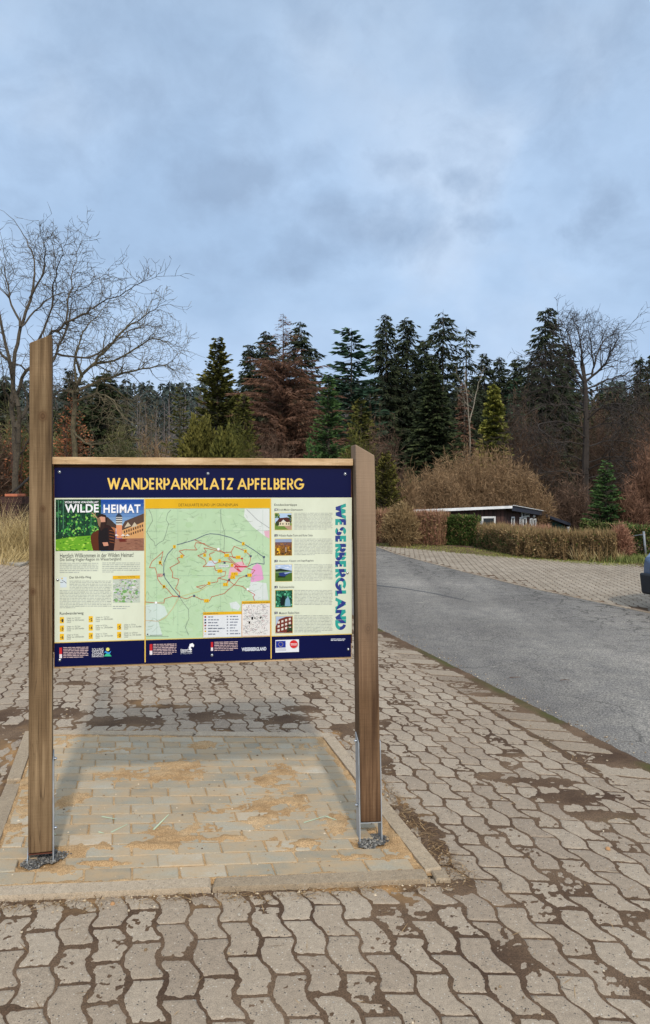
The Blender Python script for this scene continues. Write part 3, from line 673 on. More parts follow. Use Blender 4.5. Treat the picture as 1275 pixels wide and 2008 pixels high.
# rails and battens ---------------------------------------------------
s0, zt = uv(107, 917); s1, zt1 = uv(688.5, 918.5); _, zb = uv(107, 1307); _, zb1 = uv(690, 1288)
ZT = (zt+zt1)/2; ZB = (zb+zb1)/2
def pbox(mb, sa, sb, za, zb_, o0, o1, m=0): mb.hexa([PW(sa, za, o0), PW(sb, za, o0), PW(sb, za, o1), PW(sa, za, o1), PW(sa, zb_, o0), PW(sb, zb_, o0), PW(sb, zb_, o1), PW(sa, zb_, o1)], m)
_, zr0 = uv(300, 911.5); _, zr1 = uv(300, 897.5)
mb = MB(); pbox(mb, s0-.008, s1+.006, zr0, zr1, .022, -.07); mb.build('top_rail', m_rail, board, bevel=.002)
mb = MB(); pbox(mb, s0-.005, s1+.004, ZT-.07, zr0-.0005, -.0065, -.045); mb.build('upper_batten', m_dark, board, bevel=.001)
mb = MB(); pbox(mb, s0-.005, s1+.004, ZB-.011, ZB+.06, -.0065, -.05); mb.build('lower_batten', m_rail, board, bevel=.002)
mb = MB(); pbox(mb, s0-.008, s0+.03, ZB+.061, ZT-.071, -.0065, -.045); mb.build('side_batten', m_dark, board); mb = MB(); pbox(mb, s1-.03, s1+.006, ZB+.061, ZT-.071, -.0065, -.045); mb.build('side_batten', m_dark, board)
# printed sheet ---------------------------------------------------------
m_sheet = plain('navy_laminate', S(1, 6, 54), .4, 0, S(2, 8, 58), 3, spec=.15)
mb = MB(); pbox(mb, s0, s1, ZB, ZT, 0, -.006); sheet = mb.build('sign_panel', m_sheet, board)
m_print, t, b = newmat('printed_ink'); dn_ = tex(t, 'ShaderNodeTexNoise', 4.5, coords(t, 'Object', (1, 1, .45)), Detail=7, Roughness=.7).outputs[0]
t.links.new(mix(t, 1, attr(t, 'Col').outputs['Color'], ramp(t, dn_, [(.35, (.90, .895, .88, 1)), (.6, (1, 1, 1, 1))]), 'MULTIPLY'), b.inputs['Base Color']); b.inputs['Roughness'].default_value = .5; b.inputs['Specular IOR Level'].default_value = .15
KB = .82
def CC(r, g, b_): return S(r, g, b_, KB)
def arc(cx_, cy_, rx, ry, a0, a1, n=14): return [(cx_+rx*cos(radians(a0+(a1-a0)*i/n)), cy_+ry*sin(radians(a0+(a1-a0)*i/n))) for i in range(n+1)]
GL = {'W': (1.15, [[(0, 1), (.29, 0), (.575, 1), (.86, 0), (1.15, 1)]]), 'A': (.82, [[(0, 0), (.41, 1), (.82, 0)], [(.15, .3), (.67, .3)]]),
      'N': (.66, [[(0, 0), (0, 1), (.66, 0), (.66, 1)]]), 'D': (.64, [[(0, 0), (0, 1), (.2, 1)]+arc(.2, .5, .46, .5, 90, -90)+[(0, 0)]]),
      'E': (.44, [[(.44, 0), (0, 0), (0, 1), (.44, 1)], [(0, .52), (.40, .52)]]), 'F': (.42, [[(0, 0), (0, 1), (.42, 1)], [(0, .5), (.38, .5)]]),
      'R': (.50, [[(0, 0), (0, 1), (.24, 1)]+arc(.24, .73, .26, .27, 90, -90)+[(0, .46)], [(.24, .46), (.50, 0)]]),
      'P': (.50, [[(0, 0), (0, 1), (.24, 1)]+arc(.24, .71, .26, .29, 90, -90)+[(0, .42)]]), 'K': (.58, [[(0, 0), (0, 1)], [(.55, 1), (.06, .5), (.58, 0)]]),
      'L': (.38, [[(0, 1), (0, 0), (.38, 0)]]), 'T': (.48, [[(0, 1), (.48, 1)], [(.24, 1), (.24, 0)]]), 'Z': (.52, [[(0, 1), (.52, 1), (0, 0), (.54, 0)]]),
      'B': (.48, [[(0, 0), (0, 1), (.2, 1)]+arc(.2, .76, .23, .24, 90, -90)+[(0, .52)], [(.2, .52)]+arc(.2, .26, .28, .26, 90, -90)+[(0, 0)]]),
      'G': (.92, [arc(.48, .5, .48, .5, 42, 335, 26)+[(.94, .44), (.52, .44)]]),
      'S': (.5, [arc(.25, .75, .24, .25, 30, 270, 14)+arc(.25, .25, .25, .25, 90, -150, 14)])}
class Print:
    def __init__(s): s.v = []; s.f = []; s.c = []
    def uvpoly(s, pts, col, layer):
        b_ = len(s.v); s.v += [PW(u, z, .0004+layer*.00035) for u, z in pts]; s.f.append(tuple(range(b_, b_+len(pts)))); s.c.append(col)
    def poly(s, pts, col, layer): s.uvpoly([uv(*p) for p in pts], col, layer)
    def rect(s, x0, y0, x1, y1, col, layer):
        a = uv(x0, y0); c = uv(x1, y1); s.uvpoly([(a[0], c[1]), (c[0], c[1]), (c[0], a[1]), (a[0], a[1])], col, layer)
    def line(s, pts, wpx, col, layer, k=.00225):
        q = [np.array(uv(*p)) for p in pts]; h = wpx*k/2
        for i in range(len(q)-1):
            a, c = q[i], q[i+1]; e = c-a; L = np.linalg.norm(e)
            if L < 1e-7: continue
            e /= L; n_ = np.array([-e[1], e[0]])*h; e2 = e*h*.5
            s.uvpoly([a-n_-e2, c-n_+e2, c+n_+e2, a+n_-e2], col, layer+(i % 2)*.04)
    def disc(s, cx_, cy_, r, col, layer, n=14, ry=None):
        s.poly([(cx_+r*cos(2*pi*i/n), cy_-(ry or r)*sin(2*pi*i/n)) for i in range(n)], col, layer)
    def text(s, body, x0, y0, x1, y1, col, layer, bold=0.0, rot=0, spacing=1.0):
        cu = bpy.data.curves.new('lettering', 'FONT'); cu.body = body; cu.offset = bold; cu.resolution_u = 3; cu.space_character = spacing
        ob = bpy.data.objects.new('lettering', cu); COL.objects.link(ob)
        dg = bpy.context.evaluated_depsgraph_get(); me = ob.evaluated_get(dg).to_mesh()
        co = np.array([v_.co[:2] for v_ in me.vertices]); F_ = [tuple(p.vertices) for p in me.polygons]
        ob.evaluated_get(dg).to_mesh_clear(); bpy.data.objects.remove(ob); bpy.data.curves.remove(cu)
        if rot == -90: co = np.stack([co[:, 1], -co[:, 0]], 1)
        lo, hi = co.min(0), co.max(0); q = (co-lo)/(hi-lo)
        a = uv(x0, y0); c = uv(x1, y1)
        U = a[0]+q[:, 0]*(c[0]-a[0]); Z_ = c[1]+q[:, 1]*(a[1]-c[1]); b_ = len(s.v)
        s.v += [PW(u, z, .0004+layer*.00035) for u, z in zip(U, Z_)]
        s.f += [tuple(i+b_ for i in f) for f in F_]; s.c += [col]*len(F_)
    def strokes(s, body, x0, y0, x1, y1, col, layer, w=.17, gap=.16, rot=0):
        """geometric round capitals drawn as even strokes"""
        segs = []; x = 0
        for ch in body:
            if ch == ' ': x += .38; continue
            wd, st = GL[ch]; segs += [[(x+px_*1.0, py_) for px_, py_ in q] for q in st]; x += wd+w+gap
        tw = x-gap-w; h = w/2; a = uv(x0, y0); c = uv(x1, y1)
        for k, q in enumerate(segs):
            q = [np.array(v_, float) for v_ in q]
            def mp(v_):
                gx_ = (v_[0]+h)/(tw+w); gy_ = (min(max(v_[1], -h), 1+h)+h)/(1+w)
                if rot == -90: return (a[0]+gy_*(c[0]-a[0]), a[1]+gx_*(c[1]-a[1]))
                return (a[0]+gx_*(c[0]-a[0]), c[1]+gy_*(a[1]-c[1]))
            un = lambda e: e/np.linalg.norm(e)
            runs = []; cur = [q[0]]                       # smooth runs split at sharp corners
            for i in range(1, len(q)):
                cur.append(q[i])
                if i < len(q)-1 and np.dot(un(q[i]-q[i-1]), un(q[i+1]-q[i])) < .6: runs.append(cur); cur = [q[i]]
            runs.append(cur); closed = np.linalg.norm(q[0]-q[-1]) < 1e-6
            for ri, r in enumerate(runs):
                def ext(end, prev, corner):
                    e = un(end-prev)
                    if corner is not None: d_ = abs(np.dot(e, corner)); return end+e*h*(1 if d_ < .5 else .55)
                    return end+e*h/max(abs(e[1]), .5) if (abs(e[1]) > .5 and (abs(end[1]) < .01 or abs(end[1]-1) < .01)) else end
                c0 = un(runs[ri-1][-1]-runs[ri-1][-2]) if ri > 0 or (closed and len(runs) > 1) else None
                c1__ = un(runs[(ri+1) % len(runs)][1]-runs[(ri+1) % len(runs)][0]) if ri < len(runs)-1 or (closed and len(runs) > 1) else None
                r = list(r); n = len(r); r0 = ext(r[0], r[1], c0); r1 = ext(r[-1], r[-2], c1__); r[0] = r0; r[-1] = r1; Lf = []; Rt = []
                for i in range(n):
                    e0 = un(r[i]-r[i-1]) if i > 0 else un(r[1]-r[0]); e1 = un(r[i+1]-r[i]) if i < n-1 else e0
                    n0 = np.array([-e0[1], e0[0]]); m_ = un(n0+np.array([-e1[1], e1[0]])); m_ = m_/max(np.dot(m_, n0), .6); Lf.append(r[i]+m_*h); Rt.append(r[i]-m_*h)
                for i in range(n-1):
                    pl = [mp(v_) for v_ in (Rt[i], Rt[i+1], Lf[i+1], Lf[i])]
                    s.uvpoly(pl[::-1] if rot == -90 else pl, col, layer+((k*3+ri) % 11)*.05)
    def greek(s, x0, y0, x1, y1, n, col, layer, h=.5, indent=None, slope=0.0, last=.5):
        """a block of body text too small to read in the photograph"""
        for i in range(n):
            y = y0+(y1-y0)*(i+.5)/n; hh = (y1-y0)/n*h; xe = x1 if i < n-1 else x0+(x1-x0)*last
            x = x0 if not indent or i >= indent[1] else indent[0]
            while x < xe-1:
                w_ = min(random.uniform(3, 10), xe-x); jf = random.uniform(.8, 1.1); yy = y+slope*(x-x0)
                s.rect(x, yy-hh/2, x+w_, yy+hh/2, tuple(c_*jf for c_ in col[:3])+(1,), layer); x += w_+1.1
    def build(s, name, parent, label=None, mat=None):
        off = wloc(parent); me = bpy.data.meshes.new(name)
        me.from_pydata([(v_[0]-off.x, v_[1]-off.y, v_[2]-off.z) for v_ in s.v], [], s.f)
        a = me.color_attributes.new('Col', 'FLOAT_COLOR', 'CORNER')
        cc = np.concatenate([np.tile(np.array(c_, dtype=np.float32), (len(f), 1)) for f, c_ in zip(s.f, s.c)])
        a.data.foreach_set('color', cc.reshape(-1)); me.materials.append(mat or m_print); me.update()
        o = link(name, me, parent)
        if label: o['label'] = label
        return o
c1 = lambda x, y: (90+x/3.8636, 900+y/3.8636)
c2 = lambda x, y: (90+x/3.8636, 1070+y/3.8636)
c3 = lambda x, y: (280+x/4.904, 960+y/4.904)
c4 = lambda x, y: (520+x/5.736, 960+y/5.736)
c5 = lambda x, y: (280+x/3.036, 1230+y/3.036)
CREAM = CC(222, 228, 206); YEL = CC(236, 184, 24); INK = CC(50, 55, 60); GREY = CC(178, 184, 174); WHITE = CC(245, 245, 248); GOLD = CC(246, 206, 104); NAVY = CC(6, 18, 80)
random.seed(21)
# header lettering, paper ground, rules
p = Print(); p.strokes('WANDERPARKPLATZ APFELBERG', 211, 937, 596, 960, GOLD, 1, w=.20, gap=.10); p.build('header_lettering', sheet)
p = Print(); p.rect(107.3, 976.5, 690, 1243.6, CC(226, 226, 196), 0); p.rect(107.3, 978, 689.6, 1242.6, CREAM, 1)
p.line([(107.5, 1260.3), (284, 1254.4), (690, 1243)], 1.6, CC(226, 196, 110), 2)
p.line([(284.5, 978), (284.8, 1298)], 2.2, CC(232, 192, 90), 3); p.line([(530.8, 978), (531.8, 1291)], 2.2, CC(232, 192, 90), 3)
p.build('paper_ground', sheet)
# hero photo
def rpolys(p, x0, y0, x1, y1, n, cols, sz, layer, asp=1.0):
    for _ in range(n):
        x = random.uniform(x0, x1); y = random.uniform(y0, y1); r = random.uniform(.4, 1)*sz
        pts = [(min(max(x+r*cos(a)*random.uniform(.5, 1.2), x0), x1), min(max(y+r*asp*sin(a)*random.uniform(.5, 1.2), y0), y1)) for a in (0.3, 1.6, 2.9, 4.1, 5.3)]
        p.poly(pts, random.choice(cols), layer+random.random()*.5)
p = Print(); L = 2
X0, Y0 = c1(75, 306); X1, Y1 = c1(744, 694); XM = c1(418, 0)[0]
p.rect(X0, Y0, XM, Y1, CC(24, 62, 40), L); p.rect(XM, Y0, X1, Y1, CC(52, 110, 190), L)
for i in range(9): y = Y0+(Y1-Y0)*i/9*.62; p.rect(XM, y, X1, Y0+(Y1-Y0)*(i+1)/9*.62, CC(30+i*18, 76+i*16, 158+i*8), L+.3)
rpolys(p, X0, Y0+2, XM, Y0+70, 230, [CC(20, 60, 44), CC(30, 84, 52), CC(48, 112, 64), CC(16, 40, 40), CC(70, 140, 80)], 4, L+.6)
for i in range(26):
    x = random.uniform(X0, XM-1); p.rect(x, Y0+1, x+random.uniform(.4, 1.1), Y0+random.uniform(45, 72), random.choice([CC(14, 34, 36), CC(96, 150, 120), CC(40, 80, 66)]), L+1.3)
rpolys(p, X0+10, Y0+28, XM, Y0+72, 180, [CC(30, 96, 50), CC(80, 168, 70), CC(20, 66, 44), CC(140, 200, 90)], 3, L+1.8)
p.poly([c1(75, 610), c1(200, 590), c1(418, 575), c1(418, 694), c1(75, 694)], CC(110, 170, 44), L+2.6)
rpolys(p, X0, c1(0, 590)[1], XM, Y1, 90, [CC(60, 130, 30), CC(150, 205, 60), CC(186, 224, 90), CC(40, 96, 30)], 4, L+3, .4)
# old town square on the right half
p.poly([c1(418, 470), c1(530, 500), c1(530, 606), c1(418, 606)], CC(180, 112, 72), L+2); p.poly([c1(440, 450), c1(470, 440), c1(535, 500), c1(535, 525), c1(440, 500)], CC(66, 52, 46), L+2.4)
p.poly([c1(578, 530), c1(744, 470), c1(744, 606), c1(578, 606)], CC(214, 160, 104), L+2)
p.poly([c1(578, 510), c1(600, 470), c1(744, 412), c1(744, 476), c1(578, 540)], CC(88, 68, 58), L+2.6)
for i in range(9):
    x = 592+i*17; y = 545-i*6; p.poly([c1(x, y), c1(x+9, y-3), c1(x+9, y+16), c1(x, y+18)], CC(80, 58, 44), L+3)
    p.poly([c1(x, y+32), c1(x+9, y+30), c1(x+9, y+48), c1(x, y+50)], CC(96, 66, 46), L+3)
for cx_ in (622, 672): p.poly([c1(cx_-26, 520), c1(cx_, 478), c1(cx_+24, 506)], CC(200, 186, 160), L+3.2)
p.poly([c1(534, 500), c1(578, 500), c1(576, 600), c1(536, 600)], CC(226, 150, 108), L+3)
p.poly([c1(532, 440), c1(580, 440), c1(578, 500), c1(534, 500)], CC(206, 206, 200), L+3.2)
for yy in (446, 462, 480): p.rect(*c1(532, yy), *c1(579, yy+7), CC(52, 50, 60), L+3.6)
p.poly([c1(530, 440), c1(538, 424), c1(552, 408), c1(572, 424), c1(582, 440)], CC(50, 60, 76), L+3.4)
p.poly([c1(418, 606), c1(744, 600), c1(744, 694), c1(418, 694)], CC(150, 104, 84), L+3); rpolys(p, XM, c1(0, 606)[1], X1, Y1, 60, [CC(132, 92, 76), CC(168, 124, 100), CC(120, 80, 64)], 5, L+3.4, .25)
for x in (535, 585, 620): p.poly([c1(x-18, 582), c1(x, 568), c1(x+18, 582)], CC(232, 226, 216), L+3.8)
p.poly([c1(552, 606), c1(620, 603), c1(612, 626), c1(560, 628)], CC(110, 44, 34), L+3.8)
# figure: stag on the left half merging with a bearded man on the right half
p.poly([c1(340, 590), c1(352, 562), c1(392, 540), c1(420, 536), c1(420, 694), c1(360, 694), c1(345, 640)], CC(92, 46, 24), L+5)
p.poly([c1(404, 694), c1(398, 590), c1(405, 520), c1(440, 492), c1(486, 505), c1(520, 545), c1(528, 590), c1(516, 694)], CC(46, 26, 26), L+5.2)
for i in range(5): p.line([c1(484, 540+i*22), c1(520, 548+i*22)], 1.0, CC(150, 84, 44), L+5.6)
p.poly([c1(404, 694), c1(398, 600), c1(402, 530), c1(470, 520), c1(478, 640), c1(470, 694)], CC(28, 22, 26), L+5.5)
p.poly([c1(386, 450), c1(396, 425), c1(425, 415), c1(455, 424), c1(466, 450), c1(460, 490), c1(440, 520), c1(400, 520), c1(392, 480)], CC(42, 28, 24), L+6)
p.poly([c1(400, 446), c1(420, 436), c1(450, 440), c1(452, 478), c1(432, 500), c1(410, 490)], CC(206, 150, 124), L+6.4)
p.poly([c1(402, 480), c1(452, 476), c1(446, 520), c1(420, 545), c1(400, 520)], CC(52, 34, 30), L+6.7)
p.poly([c1(388, 450), c1(410, 444), c1(418, 470), c1(412, 520), c1(398, 500)], CC(140, 112, 84), L+6.8)
p.line([c1(390, 450), c1(372, 425), c1(350, 408)], 1.6, CC(190, 160, 120), L+6.9); p.line([c1(388, 440), c1(368, 440), c1(352, 430)], 1.4, CC(170, 140, 104), L+6.9); p.line([c1(372, 425), c1(378, 405)], 1, CC(190, 160, 120), L+6.9)
p.poly([c1(430, 632), c1(470, 630), c1(476, 656), c1(440, 660)], CC(206, 146, 120), L+7)
p.rect(*c1(146, 321), *c1(400, 335), CC(30, 60, 40), L+6) if False else None
p.text('SPÜRE DEINE WANDERLUST', *c1(144, 317), *c1(401, 335), WHITE, L+7, bold=.02)
p.text('WILDE', *c1(146, 343), *c1(402, 405), WHITE, L+7, bold=.028, spacing=1.06); p.text('HEIMAT', *c1(438, 345), *c1(718, 408), WHITE, L+7, bold=.028, spacing=1.1)
p.build('printed_photo', sheet, 'forest and town square photo with a bearded figure')
# welcome text
p = Print()
p.text('Herzlich Willkommen in der Wilden Heimat!', *c1(108, 716), *c1(664, 742), INK, 2, bold=.004); p.text('Die Solling-Vogler-Region im Weserbergland', *c1(108, 751), *c1(570, 775), INK, 2, bold=.002)
p.greek(*c2(106, 126), *c2(398, 210), 6, GREY, 2, .42); p.greek(*c2(428, 124), *c2(714, 206), 6, GREY, 2, .42, last=.3)
p.text('Der Ith-Hils-Weg', *c2(180, 231), *c2(343, 252), INK, 2, bold=.006)
p.greek(*c2(106, 262), *c2(498, 476), 18, GREY, 2, .42, indent=(c2(180, 0)[0], 6), last=.3)
p.rect(*c2(110, 238), *c2(158, 316), CC(214, 226, 232), 2); p.line([c2(124, 262), c2(140, 270), c2(156, 284)], .9, INK, 2.6); p.line([c2(110, 280), c2(132, 278)], .8, INK, 2.6); p.disc(*c2(124, 248), 1.8, CC(220, 196, 120), 2.5)
p.text('Rundwanderweg', *c2(106, 503), *c2(286, 526), INK, 2, bold=.008)
its = [(106, 541, '1', '14,5', '4,25', 'mittel'), (325, 534, '2', '15,9', '4,00', 'mittel'), (106, 605, '3', '18,5', '5,00', 'mittel'), (325, 597, '4', '8,2', '2,00', 'mittel'), (540, 591, '5', '3,9', '1,15', 'leicht'), (106, 668, '6', '9,1', '3,00', 'leicht'), (325, 660, '7', '5,2', '1,50', 'leicht'), (540, 653, '3', '6,00', '1,45', 'mittel')]
for (x, y, n_, km, st_, lv) in its:
    p.rect(*c2(x, y), *c2(x+32, y+46), CC(240, 192, 40), 2); p.text(n_, *c2(x+14, y+14), *c2(x+28, y+38), INK, 3, bold=.03); p.line([c2(x+4, y+26), c2(x+12, y+25)], .8, INK, 3)
    p.text('Länge: ca. %s km' % km, *c2(x+54, y+2), *c2(x+(156 if len(km) > 3 else 140), y+14), CC(110, 116, 116), 2, bold=.004)
    p.text('Dauer: ca. %s Stunden' % st_, *c2(x+54, y+17), *c2(x+184, y+29), CC(110, 116, 116), 2, bold=.004); p.text(lv, *c2(x+54, y+33), *c2(x+84, y+43), CC(110, 116, 116), 2)
p.greek(*c2(508, 452), *c2(636, 484), 2, CC(170, 176, 172), 2, .35, last=.8)
p.build('welcome_text', sheet)
# small area map
p = Print(); a = c2(508, 228); b_ = c2(714, 430); p.rect(*a, *b_, CC(196, 206, 190), 2)
rpolys(p, a[0], a[1]+5, b_[0], b_[1], 60, [CC(120, 170, 100), CC(140, 184, 120), CC(222, 222, 220), CC(176, 180, 190)], 5, 2.4, .8)
for i in range(150):
    x = random.uniform(a[0]+1, b_[0]-5); y = random.uniform(a[1]+6, b_[1]-4); p.line([(x, y), (x+random.uniform(1, 5), y+random.uniform(-3, 4))], random.uniform(.3, .7), random.choice([CC(90, 96, 110), CC(120, 120, 120), CC(160, 90, 90), CC(240, 240, 240), CC(120, 150, 90)]), 3)
p.rect(*a, *c2(714, 250), CC(232, 184, 40), 3.8); p.text('Übersichtskarte Ith-Hils-Weg', *c2(548, 231), *c2(676, 241), INK, 4.4); p.build('area_map', sheet)
# trail map --------------------------------------------------------------
p = Print(); p.rect(*c3(22, 88), *c3(1226, 182), CC(228, 178, 30), 2); p.text('DETAILKARTE RUND UM GRÜNENPLAN', *c3(346, 128), *c3(914, 160), CC(96, 84, 30), 3, bold=-.004)
p.rect(*c3(22, 182), *c3(1222, 1412), CC(186, 214, 176), 2)
MC = [CC(180, 210, 168), CC(192, 218, 182), CC(186, 214, 174)]
xa, ya = c3(26, 186); xb, yb = c3(1218, 1404); rpolys(p, xa, ya, xb, yb, 160, MC, 12, 2.2, .6)
p.poly([c3(980, 184), c3(1218, 184), c3(1218, 470), c3(1165, 440), c3(1060, 360), c3(975, 260)], CC(222, 228, 224), 3)
p.poly([c3(1165, 400), c3(1218, 390), c3(1218, 470), c3(1180, 450)], CC(226, 180, 196), 3.3)
p.poly([c3(26, 1110), c3(130, 1090), c3(210, 1120), c3(240, 1200), c3(150, 1260), c3(160, 1300), c3(190, 1404), c3(26, 1404)], CC(206, 222, 214), 3)
p.poly([c3(1040, 880), c3(1190, 900), c3(1210, 1060), c3(1080, 1060), c3(1020, 960)], CC(214, 222, 218), 3)
p.poly([c3(1060, 740), c3(1100, 710), c3(1140, 730), c3(1165, 860), c3(1120, 880), c3(1040, 890), c3(1040, 800)], CC(222, 160, 200), 3.3)
p.poly([c3(840, 745), c3(900, 700), c3(960, 690), c3(1000, 740), c3(960, 780), c3(870, 850), c3(820, 850)], CC(228, 176, 190), 3.3)
p.poly([c3(835, 1090), c3(900, 1075), c3(940, 1120), c3(920, 1160), c3(850, 1140)], CC(214, 222, 220), 3)
p.poly([c3(640, 680), c3(720, 690), c3(680, 740), c3(610, 730)], CC(206, 220, 228), 3.1)
random.seed(33)
for i in range(330):       # contour lines, tracks
    x = random.uniform(30, 1150); y = random.uniform(200, 1380); L_ = random.uniform(20, 90); an = random.gauss(-.1, .35) if random.random() < .7 else random.gauss(1.5, .3)
    pts = [(x, y)]
    for k in range(3): an += random.gauss(0, .25); pts.append((pts[-1][0]+L_/3*cos(an), pts[-1][1]+L_/3*sin(an)))
    pts = [(min(max(q[0], 30), 1212), min(max(q[1], 190), 1400)) for q in pts]
    p.line([c3(*q) for q in pts], .38, random.choice([CC(150, 178, 144), CC(140, 166, 140), CC(160, 170, 150)]), 4)
for g in (400, 830): p.line([c3(26, g), c3(1218, g-6)], .35, CC(150, 180, 160), 4)
for g in (135, 338, 748, 1155): p.line([c3(g, 190), c3(g, 1400)], .35, CC(150, 180, 160), 4)
DK = CC(96, 100, 108); RED = CC(196, 84, 56); NV = CC(84, 90, 124)
for pts in ([(60, 190), (85, 240), (95, 300), (50, 380), (40, 410), (75, 470), (110, 500), (120, 545), (160, 510), (200, 490), (225, 420), (240, 360), (250, 330), (225, 290), (240, 230), (270, 195)], [(750, 190), (755, 300), (790, 420), (780, 600)],
            [(360, 1040), (400, 1100), (440, 1150), (445, 1240), (410, 1320), (440, 1400)], [(1000, 190), (1100, 290), (1218, 370)]): p.line([c3(*q) for q in pts], .55, DK, 4.4)
for pts in ([(970, 520), (1060, 575), (1165, 650), (1168, 716), (1100, 706), (1050, 720), (1000, 745)], [(330, 530), (400, 512), (500, 482), (600, 436), (650, 424), (730, 430), (850, 462), (970, 520)], [(310, 545), (240, 620), (205, 700), (202, 790), (215, 850), (280, 940), (350, 1025)]): p.line([c3(*q) for q in pts], 1.15, NV, 5)
for pts in ([(500, 482), (640, 550), (700, 570), (760, 590), (820, 640), (880, 700), (950, 745)], [(195, 595), (150, 640), (90, 690), (65, 750), (120, 752), (135, 800), (145, 860), (175, 905), (230, 950), (290, 1020), (350, 1030)], [(195, 595), (185, 650), (170, 700), (190, 735)],
            [(600, 520), (510, 510), (500, 545), (520, 580), (400, 578), (350, 590), (400, 635), (330, 660), (355, 700), (262, 750), (290, 800), (285, 845), (345, 860), (340, 900), (315, 950), (355, 985), (352, 1025)],
            [(26, 1080), (110, 1088), (205, 1090), (210, 1050), (290, 1025), (350, 1030)], [(590, 560), (640, 570), (780, 605), (850, 600), (880, 545), (985, 590), (1040, 640)], [(590, 560), (612, 600), (530, 635), (600, 675), (612, 710), (580, 740), (690, 735), (700, 775), (800, 790), (790, 830), (725, 850), (720, 885), (640, 900), (560, 950), (515, 935), (600, 915)],
            [(690, 600), (640, 620), (655, 665), (690, 710), (780, 690), (860, 700), (920, 740)], [(725, 850), (830, 875), (880, 915), (960, 930), (1010, 970), (1080, 1010), (1062, 1030), (1075, 1068)], [(850, 600), (870, 655), (950, 660), (970, 720)], [(1040, 645), (1030, 700), (1005, 745), (950, 745), (880, 745), (930, 790)], [(820, 660), (900, 735), (940, 785)],
            [(1010, 755), (1080, 775), (1050, 810), (1000, 825), (930, 850), (885, 910), (780, 1000), (665, 1030), (640, 1070), (560, 1055), (490, 1020), (420, 1050), (352, 1030)], [(780, 600), (810, 640), (900, 650)], [(860, 800), (830, 875), (800, 910)]): p.line([c3(*q) for q in pts], 1.0, RED, 5.4)
p.line([c3(350, 1035), c3(290, 1140), c3(220, 1230), c3(150, 1265), c3(26, 1258)], .9, CC(214, 180, 140), 5.2); p.line([c3(360, 1030), c3(460, 1000), c3(540, 980), c3(620, 930)], .8, CC(204, 190, 120), 5.2); p.line([c3(890, 740), c3(1000, 740)], 2.2, CC(200, 60, 80), 5.8); p.line([c3(905, 760), c3(945, 788)], 1.8, CC(200, 60, 80), 5.8); p.line([c3(820, 880), c3(800, 915)], 2, CC(226, 110, 50), 5.8)
for (x, y, t_) in ((305, 549, '2'), (375, 642, '2'), (168, 702, '1'), (205, 932, '1'), (596, 630, '4'), (650, 667, '5'), (740, 685, '5'), (808, 632, '4 5'), (918, 650, '3 6'), (967, 520, '3'), (988, 592, '3'), (860, 727, '7'), (1027, 822, '1 2'), (742, 782, '4 5'), (883, 810, '1 4 5'), (866, 842, '2 4'), (638, 900, '5'), (796, 912, '1 2'), (613, 1068, '1 2')):
    w_ = 13+5*(len(t_)-1); p.rect(*c3(x-w_, y-15), *c3(x+w_, y+15), CC(236, 186, 40), 6); p.text(t_, *c3(x-w_*.55, y-9), *c3(x+w_*.55, y+9), CC(90, 66, 20), 6.5)
for (x, y) in ((352, 1026), (203, 815), (787, 703), (1166, 648), (1038, 640), (832, 868), (998, 828), (495, 1022)): p.rect(*c3(x-10, y-9), *c3(x+10, y+9), CC(80, 88, 110), 6.2)
p.rect(*c3(732, 722), *c3(828, 746), CC(222, 228, 224), 5); p.text('Grünenplan', *c3(736, 725), *c3(822, 741), DK, 5.5); p.disc(*c3(956, 662), 1.8, CC(190, 50, 40), 6.2); p.disc(*c3(728, 572), 2.6, WHITE, 6.2); p.disc(*c3(1010, 958), 2.4, WHITE, 6.2); p.disc(*c3(128, 1086), 2.4, WHITE, 6.2)
p.rect(*c3(145, 810), *c3(195, 838), CC(214, 190, 170), 4.5); p.greek(*c3(146, 806), *c3(192, 842), 3, CC(180, 70, 60), 5, .4, last=.8)
for (x, y) in ((280, 233), (660, 270), (150, 420), (900, 385), (110, 1190)): p.text('F O R S T', *c3(x-70, y-5), *c3(x+70, y+5), CC(140, 168, 140), 4.6) if False else None
p.poly([c3(38, 1402), c3(44, 1384), c3(52, 1384), c3(56, 1402), c3(51, 1402), c3(47, 1392), c3(43, 1402)], INK, 5); p.line([c3(70, 1400), c3(190, 1398)], .8, INK, 5); p.line([c3(36, 1412), c3(250, 1410)], .5, DK, 5)
for e in ([(22, 182), (22, 1410)], [(1224, 182), (1224, 1405)]): p.line([c3(*q) for q in e], .9, CC(214, 170, 60), 6.5)
p.build('trail_map', sheet)
p = Print(); p.rect(*c3(582, 1178), *c3(950, 1412), CC(224, 228, 232), 7.5); p.rect(*c3(582, 1178), *c3(950, 1198), CC(228, 178, 30), 8); p.text('ZEICHENERKLÄRUNG', *c3(586, 1184), *c3(726, 1196), INK, 8.5)
for i, cc in enumerate((CC(170, 50, 40), CC(70, 90, 130), CC(60, 60, 60), CC(150, 60, 50), CC(150, 140, 120), CC(220, 170, 60), CC(200, 200, 200))):
    y = 1224+i*27.5; p.rect(*c3(594, y-8), *c3(611, y+8), cc, 8); p.greek(*c3(628, y-8), *c3(628+(50, 105, 100, 100, 160, 105, 70)[i], y+8), 1, CC(120, 126, 140), 8, .6, last=1)
    y = 1219+i*27.5; p.rect(*c3(808, y-6), *c3(822, y+7), CC(150, 152, 160), 8); p.greek(*c3(838, y-8), *c3(838+(78, 84, 84, 70, 50, 78, 100)[i], y+8), 1, CC(130, 136, 150), 8, .6, last=1)
p.line([c3(582, 1178), c3(582, 1412)], .8, CC(214, 170, 60), 8.5); p.build('map_legend', sheet)
